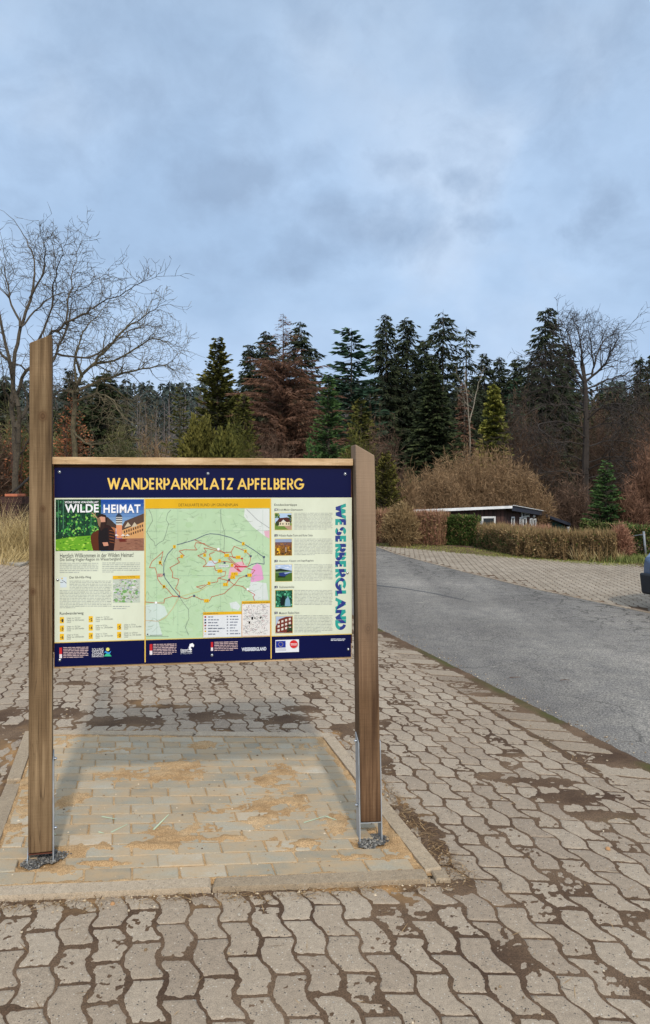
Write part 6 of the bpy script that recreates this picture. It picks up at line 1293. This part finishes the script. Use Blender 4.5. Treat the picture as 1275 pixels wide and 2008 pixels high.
reeds('reed_clump', 'low flattened dry grass between the reeds and the stone slabs', 36, 16.0, 700, .5, .5, rng, lean=(.3, 0))
reeds('reed_clump', 'dry grass clump hidden behind the board', 150, 17.5, 900, 1.1, .5, rng)
# ------------------------------------------------------------------ timber hut
m_hutwall, t, b = newmat('dark_brown_boards'); g = coords(t, 'Object', (9, 9, .6)); n1 = tex(t, 'ShaderNodeTexNoise', 1.0, g, Detail=4).outputs[0]
t.links.new(ramp(t, n1, [(.35, S(44, 30, 27)), (.55, S(66, 43, 38)), (.7, S(80, 54, 46))]), b.inputs['Base Color']); b.inputs['Roughness'].default_value = .85
m_white = plain('white_paint', S(214, 216, 216), .6, 0, S(190, 192, 192), 6); m_navy = plain('dark_fascia_paint', S(40, 44, 58), .6); m_felt = plain('grey_roof_felt', S(150, 152, 154), .9, 0, S(120, 122, 124), 4)
m_glass = plain('dark_window_glass', S(30, 36, 42), .12, 0, S(44, 50, 56), 2, spec=.6); m_teal = plain('green_shed_paint', S(40, 84, 80), .8, 0, S(56, 104, 96), 5)
m_signw = plain('white_sign_paint', S(196, 200, 196), .6)
ZF = -1.55
F0 = Vector((2.95-.05, 24.6, 0)); F1 = Vector(((990-CX)/F*25.8, 25.8, 0)); S1_ = Vector(((1074-CX)/F*30.6, 30.6, 0))
hut = empty('timber_hut', (F1.x, F1.y, ZF), 'low dark brown timber hut with flat roof and white edge behind the hedges', 'hut')
rz = lambda py, d: EYE-(py-HZ)/F*d
zc0, zc1, zc2 = rz(1000.5, 24.3), rz(992.5, 25.5), rz(1006.5, 30.9)
def W2(a, b, f, z, off=0.0):
    e = (b-a); nrm_ = Vector((e.y, -e.x, 0)).normalized(); p = a+e*f+nrm_*off; return (p.x, p.y, z)
B3 = F0+(S1_-F1)
mb = MB()
for (a, b_, za, zb_) in ((F0, F1, zc0-.1, zc1-.1), (F1, S1_, zc1-.1, zc2-.1), (S1_, B3, zc2-.1, zc2-.2), (B3, F0, zc2-.2, zc0-.1)):
    e = (b_-a); nb_ = int(e.length/.16); nn = Vector((e.y, -e.x, 0)).normalized()
    for i in range(nb_):
        f0_ = i/nb_; f1_ = (i+1)/nb_-.012/e.length; o_ = random.uniform(0, .006); z0_ = za+(zb_-za)*f0_; z1_ = za+(zb_-za)*f1_
        p0 = a+e*f0_; p1 = a+e*f1_; q0 = p0-nn*.06; q1 = p1-nn*.06; p0 = p0+nn*o_; p1 = p1+nn*o_
        mb.hexa([(p0.x, p0.y, ZF), (p1.x, p1.y, ZF), (q1.x, q1.y, ZF), (q0.x, q0.y, ZF), (p0.x, p0.y, z0_), (p1.x, p1.y, z1_), (q1.x, q1.y, z1_), (q0.x, q0.y, z0_)])
mb.build('wall', m_hutwall, hut)
C0 = AT(811, 1000.5, 24.3); C1 = AT(1004, 992.5, 25.5); C2 = AT(1082, 1006.5, 31.0); C3 = C0+(C2-C1)
T_ = Vector((0, 0, .045)); up_ = Vector((0, 0, .01))
mb = MB(); mb.hexa([C0-T_, C1-T_, C2-T_, C3-T_, C0+up_, C1+up_, C2+up_, C3+up_]); roof = mb.build('roof', m_felt, hut)
def strip(name, a, b_, h, mat, th=.03, dz=.015, parent=None):
    e = (b_-a); nn = Vector((e.y, -e.x, 0)).normalized()*th; mb = MB(); q = [a+nn*.05, b_+nn*.05]; r = [a+nn, b_+nn]; H_ = Vector((0, 0, h)); D2 = Vector((0, 0, dz))
    mb.hexa([r[0]-H_, r[1]-H_, q[1]-H_, q[0]-H_, r[0]+D2, r[1]+D2, q[1]+D2, q[0]+D2]); return mb.build(name, mat, parent)
f_ = strip('fascia', C0, C1, .075, m_white, parent=roof); f_['label'] = 'white front roof edge'
f_ = strip('fascia', C1, C2, .16, m_navy, parent=roof); f_['label'] = 'dark side roof edge'
strip('roof_trim', C1+Vector((.03, 0, .03)), C2+Vector((.03, 0, .03)), .012, m_white, .05, .01, parent=roof)
def wall_rect(name, a, b_, px0, px1, py0, py1, mat, off, parent, th=.03, frame=None, label=None):
    """box on a wall seen between two photo columns"""
    e = b_-a
    def fr(px): X = (px-CX)/F; return (a.x-X*a.y)/(X*e.y-e.x)
    f0_, f1_ = fr(px0), fr(px1); d0 = a.y+e.y*f0_; d1 = a.y+e.y*f1_; z1_ = rz(py0, (d0+d1)/2); z0_ = rz(py1, (d0+d1)/2); mb = MB()
    q = lambda f, z, o_: W2(a, b_, f, z, o_)
    mb.hexa([q(f0_, z0_, off+th), q(f1_, z0_, off+th), q(f1_, z0_, off), q(f0_, z0_, off), q(f0_, z1_, off+th), q(f1_, z1_, off+th), q(f1_, z1_, off), q(f0_, z1_, off)])
    o = mb.build(name, mat, parent)
    if frame:
        mb = MB(); w_ = frame/e.length; wz = frame
        for (fa, fb, za, zb_) in ((f0_, f0_+w_, z0_, z1_), (f1_-w_, f1_, z0_, z1_), (f0_+w_, f1_-w_, z1_-wz, z1_), (f0_+w_, f1_-w_, z0_, z0_+wz)):
            mb.hexa([q(fa, za, off+th+.02), q(fb, za, off+th+.02), q(fb, za, off+th), q(fa, za, off+th), q(fa, zb_, off+th+.02), q(fb, zb_, off+th+.02), q(fb, zb_, off+th), q(fa, zb_, off+th)])
        mb.build('frame', m_white, o)
    if label: o['label'] = label
    return o
wall_rect('window', F0, F1, 943, 970.5, 1012.5, 1040, m_glass, .008, hut, frame=.065)
for (x0, x1, y0, y1) in ((1000.5, 1006.5, 1013, 1032), (1017, 1022, 1014, 1034), (1024, 1030, 1015, 1034), (1037, 1041.5, 1016, 1035), (1044, 1049, 1017, 1035)): wall_rect('window', F1, S1_, x0, x1, y0, y1, m_glass, .008, hut, frame=.05)
sg = wall_rect('name_board', F1, S1_, 1021, 1036, 1004, 1014, m_signw, .02, hut)
wall_rect('sign_crest', F1, S1_, 1022.5, 1026, 1006, 1012.5, m_navy, .052, sg, th=.004); wall_rect('sign_lettering', F1, S1_, 1027.5, 1034.5, 1008, 1010.5, m_navy, .052, sg, th=.004)
e = S1_-F1; cl_ = F1+e*.62; mb = MB(); mb.dome((cl_.x, cl_.y-.05, rz(1012, cl_.y)), (e.y, -e.x, 0), .06, .08); mb.build('wall_lamp', m_white, hut)
# lean-to on the right
E0 = AT(1070, 1008.5, 29.5); E1 = AT(1119, 1026.5, 29.0); E2 = E1+(E1-Vector((0, 0, 1.6)))*.13+Vector((0, 0, .02)); E3 = E0+(E0-Vector((0, 0, 1.6)))*.13+Vector((0, 0, .02))
lean = empty('green_lean_to', (E1.x, E1.y, ZF), 'green painted lean-to with sloping dark roof on the right end of the hut', 'shed')
mb = MB(); mb.hexa([E0-T_*2, E1-T_*2, E2-T_*2, E3-T_*2, E0, E1, E2, E3]); r2_ = mb.build('roof', m_felt, lean); strip('fascia', E0, E1, .10, m_navy, parent=r2_)
mb = MB(); G0 = Vector((E0.x+.15, E0.y+.35, 0)); G1 = Vector((E1.x-.1, E1.y+.35, 0))
for i in range(14):
    a = G0.lerp(G1, i/14); c = G0.lerp(G1, (i+.9)/14); zt_ = E0.z+(E1.z-E0.z)*(i/14)-.14; mb.hexa([(a.x, a.y, ZF), (c.x, c.y, ZF), (c.x, c.y+.05, ZF), (a.x, a.y+.05, ZF), (a.x, a.y, zt_), (c.x, c.y, zt_), (c.x, c.y+.05, zt_), (a.x, a.y+.05, zt_)])
mb.build('wall', m_teal, lean)
mb = MB(); mb.box(E1.x-.12, E1.x-.03, E1.y+.02, E1.y+.10, ZF, E1.z-.13); mb.build('corner_post', m_white, lean)

# ------------------------------------------------------------------ gate and fence posts
m_post = plain('weathered_zinc_post', S(136, 142, 146), .6, .3, S(108, 114, 120), 6)
q = Vector(GP(943, 1068)+(0,)); mb = MB(); mb.tube((q.x, q.y, 0), (q.x, q.y, .66), .035, .035, 10); mb.dome((q.x, q.y, .66), (0, 0, 1), .035, .02, n=10); o = mb.build('gate_post', m_post, None, loc=(q.x, q.y, 0)); tag(o, 'slim upright grey gate post between the green hedge and the long hedge', 'post')
P0 = AT(1267, 1087, 17.6); P1 = AT(1262.5, 1043, 17.6); fp = empty('fence_post', (P0.x, P0.y, P0.z), 'leaning grey metal fence post with curved rail above the bright grass tuft', 'fence post')
mb = MB(); mb.tube(P0-Vector((0, 0, .1)), P1, .028, .026, 10); mb.dome(P1, P1-P0, .027, .015, n=10); mb.build('upright', m_post, fp)
mb = MB(); pr = [AT(1262.6, 1048.5, 17.6), AT(1254, 1049, 17.7), AT(1245, 1050.5, 17.8), AT(1236, 1053, 17.9)]
for i in range(3): mb.tube(pr[i], pr[i+1], .011, .011, 8, caps=False)
mb.build('rail', m_post, fp)
# ------------------------------------------------------------------ timber box, slabs at the left
m_tim = woodmat('tarred_sleeper', S(40, 28, 26), S(62, 44, 40), S(84, 62, 54), 0); m_clay = plain('terracotta', S(176, 104, 74), .85, 0, S(150, 84, 58), 5); m_black = plain('tarred_pole', S(32, 30, 28), .9)
d = 18.6; x0 = (2-CX)/F*d; x1 = (42-CX)/F*d; zt_ = rz(974, d)
tb = empty('timber_box', ((x0+x1)/2, d, 0), 'dark tarred timber box standing in the dry reeds', 'timber box')
for i in range(7):
    mb = MB(); z0_ = i*zt_/7; mb.box(x0+random.uniform(-.02, .02), x1+random.uniform(-.02, .02), d, d+.1, z0_+.006, z0_+zt_/7); mb.box(x1-.1, x1-.004, d+.104, d+.9, z0_+.008, z0_+zt_/7-.002); mb.build('sleeper', m_tim, tb, bevel=.006)
mb = MB(); mb.box(x0+.10, x0+.42, d-.02, d+.5, zt_+.004, zt_+.07); o = mb.build('clay_slab', m_clay, None, bevel=.01, loc=(x0+.2, d, zt_)); tag(o, 'reddish clay slab lying on the dark timber box', 'slab')
mb = MB(); mb.tube(AT(6, 985, 18.9), AT(70, 925, 19.3), .035, .03, 10); o = mb.build('leaning_pole', m_black, None, loc=tuple(AT(6, 985, 18.9))); tag(o, 'black pole leaning up behind the dark timber box', 'pole')
def flag(pts, zs, label):
    g_ = [GP(*p) for p in pts]; mb = MB(); k = [(a, b_, z-.05) for (a, b_), z in zip(g_, zs)]; u_ = [(a, b_, z) for (a, b_), z in zip(g_, zs)]
    mb.hexa(k+u_); o = mb.build('stone_slab', m_block2, None, bevel=.006, loc=(g_[0][0], g_[0][1], 0)); tag(o, label, 'stone slab', 'loose slabs beside the dry grass')
m_block2 = stonemat('loose_slab_concrete', S(150, 142, 128), S(168, 160, 146), S(180, 172, 158), .2, .4)
flag([(12, 1106), (40, 1112), (60, 1105), (34, 1098)], (.045, .05, .06, .05), 'nearest pale loose slab left of the taller post')
flag([(-22, 1102), (10, 1105), (16, 1096), (-14, 1090)], (.04, .05, .07, .06), 'pale loose slab at the left edge beside the nearest slab')
flag([(4, 1086), (30, 1097), (38, 1094), (14, 1083)], (.10, .09, .1, .12), 'long narrow pale slab tilted behind the other two')
# ------------------------------------------------------------------ litter and details
rng = np.random.RandomState(61)
def litter(n, xy, H=.004):
    P = np.concatenate([xy, np.full((n, 1), H)], 1)+rng.rand(n, 3)*np.array([0, 0, .004]); a = rng.rand(n)*2*pi; D = np.stack([np.cos(a), np.sin(a), rng.randn(n)*.08], 1); return blades(P, D, .02+rng.rand(n)**2*.07, .0018+rng.rand(n)*.0016, rng, roll=np.tile(np.array([[0, 0, 1.0]]), (n, 1)))
n = 700; a_, b_, c_, d_ = PADC; u = rng.rand(n)**.6; ex = b_[None]+(c_-b_)[None]*((1-u)*.8)[:, None]+np.array([[.06, 0]])+rng.randn(n, 2)*.025; m_ = 350; fr_ = a_[None]+(b_-a_)[None]*rng.rand(m_)[:, None]+np.array([[0, -.04]])+rng.randn(m_, 2)*.015
gen = np.stack([rng.rand(500)*4-2, 1.8+rng.rand(500)*5], 1); gen = gen[(gen[:, 0] < xr(gen[:, 1])) & (in_pad(gen[:, 0], gen[:, 1]) < 0)]; st_ = np.stack([xr(np.linspace(2, 9, 500))-.33+rng.randn(500)*.03, np.linspace(2, 9, 500)], 1)
V = np.concatenate([litter(len(q_), q_, .005) for q_ in (ex, fr_, gen, st_)])
o = link('plant_litter', npmesh('plant_litter', V, fol('litter_straw', ((70, 50, 32), (120, 92, 60), (176, 146, 104)), nscale=5, nvar=.1), rng.rand(len(V)))); tag(o, 'dry stalks and plant litter caught along the kerb and in the joints', kind='stuff')
for (px, py, ln, ang, lb) in ((1010, 1332, .10, .1, 'thin dark stick lying on the asphalt nearer the board'), (1107, 1337, .08, -.05, 'thin brown stick lying farther right on the asphalt')):
    x, y = GP(px, py); mb = MB(); mb.tube((x-ln/2, y-.01, .016), (x, y, .018), .003, .0035, 6); mb.tube((x, y, .018), (x+ln/2, y+.012*ang*10, .016), .0035, .002, 6); o = mb.build('stick', M['bark_red'], None, loc=(x, y, .01)); tag(o, lb, 'stick')
m_tan = plain('tan_pebble', S(172, 130, 88), .85)
for (px, py, r_, lb) in ((218, 1692, .011, 'small ochre pebble beside the left gravel patch'), (221, 1774, .010, 'small tan stone against the front kerb'), (469, 1795, .008, 'small pale pebble among the pavers in front of the kerb'), (1192, 1666, .012, 'small rounded orange pebble on the pavers at the right')):
    x, y = GP(px, py); mb = MB(); mb.dome((x, y, .002 if py > 1700 or px > 1000 else .013), (0.1, 0, 1), r_, r_*.9, n=9, k=3); o = mb.build('pebble', m_tan if px < 230 or px > 1000 else m_block2, None, loc=(x, y, 0)); tag(o, lb, 'pebble')

# ------------------------------------------------------------------ car at the right edge
m_paint, t, b = newmat('grey_blue_car_paint'); b.inputs['Base Color'].default_value = S(92, 112, 140); b.inputs['Metallic'].default_value = .4; b.inputs['Roughness'].default_value = .35; b.inputs['Coat Weight'].default_value = .5
m_rubber = plain('tyre_rubber', S(34, 34, 34), .85); m_alloy = plain('alloy', S(170, 172, 176), .35, .9); m_lens = plain('headlamp_lens', S(206, 214, 222), .1, .2, S(180, 190, 200), 6); m_plastic = plain('black_plastic', S(28, 30, 34), .6)
fx, fy = 4.44, 9.25
car = empty('parked_car', (fx, fy, 0), 'grey blue car parked at the right edge, only its front corner in view', 'car')
# stations along length: s, half width, underside, shoulder, roof, roof half width
ST = [(0.0, .50, .36, .60, .63, .42), (.05, .66, .24, .68, .72, .52), (.22, .76, .20, .74, .78, .60), (.55, .80, .20, .80, .86, .66), (1.05, .82, .20, .86, .94, .70), (1.30, .82, .20, .88, 1.02, .68), (1.85, .83, .20, .90, 1.42, .58), (2.3, .83, .20, .90, 1.48, .58), (3.1, .82, .20, .91, 1.46, .57), (3.6, .80, .22, .92, 1.36, .55), (3.95, .77, .24, .90, .98, .58), (4.05, .66, .30, .80, .84, .5)]
SUB = []
for i in range(len(ST)-1):
    for k in range(3): SUB.append([ST[i][j]+(ST[i+1][j]-ST[i][j])*k/3 for j in range(6)])
SUB.append(list(ST[-1]))
def section(s, hw, zb_, zs, zr, rw):
    pts = [(hw*.88, zb_), (hw*.98, zb_+.06), (hw, zb_+.22), (hw*.995, zs-.10), (hw*.965, zs), (hw*.93, zs+.02)]; pts += [(rw+(hw*.93-rw)*.12, zr-.05 if zr > zs+.1 else zs+.035), (rw*.93, zr-.012 if zr > zs+.1 else zs+.05), (rw*.5, zr+.01 if zr > zs+.1 else zr-.01), (0, zr+.015 if zr > zs+.1 else zr)]
    return [(s, -a, z) for a, z in pts]+[(s, a, z) for a, z in reversed(pts[:-1])]
secs = [section(*q_) for q_ in SUB]; yaw = radians(20)
def cw(p): return (fx+p[0]*cos(yaw)-p[1]*sin(yaw), fy+p[0]*sin(yaw)+p[1]*cos(yaw), p[2])
body = MB(); glass = MB(); m_ = len(secs[0])
for i in range(len(secs)-1):
    for j in range(m_-1):
        q_ = [cw(p) for p in (secs[i][j], secs[i+1][j], secs[i+1][j+1], secs[i][j+1])]; s_ = SUB[i][0]
        cab = 1.32 < s_ < 3.9; isg = cab and (j in (5, m_-7) and SUB[i][4] > 1.1) or (1.28 < s_ < 1.84 and j in (6, 7, 8, 9, 10, 11)) or (3.6 <= s_ < 3.94 and j in (7, 8, 9, 10))
        (glass if isg else body).poly(q_, 0, True)
body.poly([cw(p) for p in secs[0]][::-1]); body.poly([cw(p) for p in secs[-1]]); body.build('body', m_paint, car)
if glass.f: glass.build('window', m_glass, car)
mb = MB(); mb.hexa([cw(p) for p in ((-.03, -.62, .22), (.35, -.79, .20), (.35, .79, .20), (-.03, .62, .22), (-.05, -.64, .50), (.35, -.80, .46), (.35, .80, .46), (-.05, .64, .50))]); bm_ = mb.build('bumper', m_plastic, car, bevel=.03)
for sd_ in (-1, 1):
    mb = MB(); mb.hexa([cw(p) for p in ((.02, sd_*.46, .58), (.34, sd_*.765, .62), (.36, sd_*.70, .62), (.06, sd_*.44, .58), (.06, sd_*.48, .70), (.40, sd_*.765, .785), (.42, sd_*.70, .79), (.10, sd_*.44, .72))]); mb.build('headlight', m_lens, car, bevel=.01)
    mb = MB(); mb.hexa([cw(p) for p in ((1.45, sd_*.80, .92), (1.62, sd_*.80, .92), (1.62, sd_*1.0, .94), (1.45, sd_*.98, .94), (1.47, sd_*.80, 1.02), (1.6, sd_*.80, 1.02), (1.6, sd_*.99, 1.06), (1.47, sd_*.97, 1.06))]); mb.build('door_mirror', m_paint, car, bevel=.02)
    for s_ in (.78, 3.28):
        c = Vector(cw((s_, sd_*.74, .31))); ax = Vector((-sin(yaw), cos(yaw), 0))*sd_; mb = MB(); mb.tube(c-ax*.10, c+ax*.095, .31, .31, 28); w_ = mb.build('tyre', m_rubber, car, bevel=.02)
        mb = MB(); mb.tube(c+ax*.096, c+ax*.104, .20, .19, 24); mb.dome(c+ax*.104, ax, .05, .015); mb.build('rim', m_alloy, w_)
mb = MB(); mb.hexa([cw(p) for p in ((.9, -.70, .22), (3.2, -.70, .22), (3.2, .70, .22), (.9, .70, .22), (.9, -.70, .30), (3.2, -.70, .30), (3.2, .70, .30), (.9, .70, .30))]); mb.build('underbody', m_plastic, car)
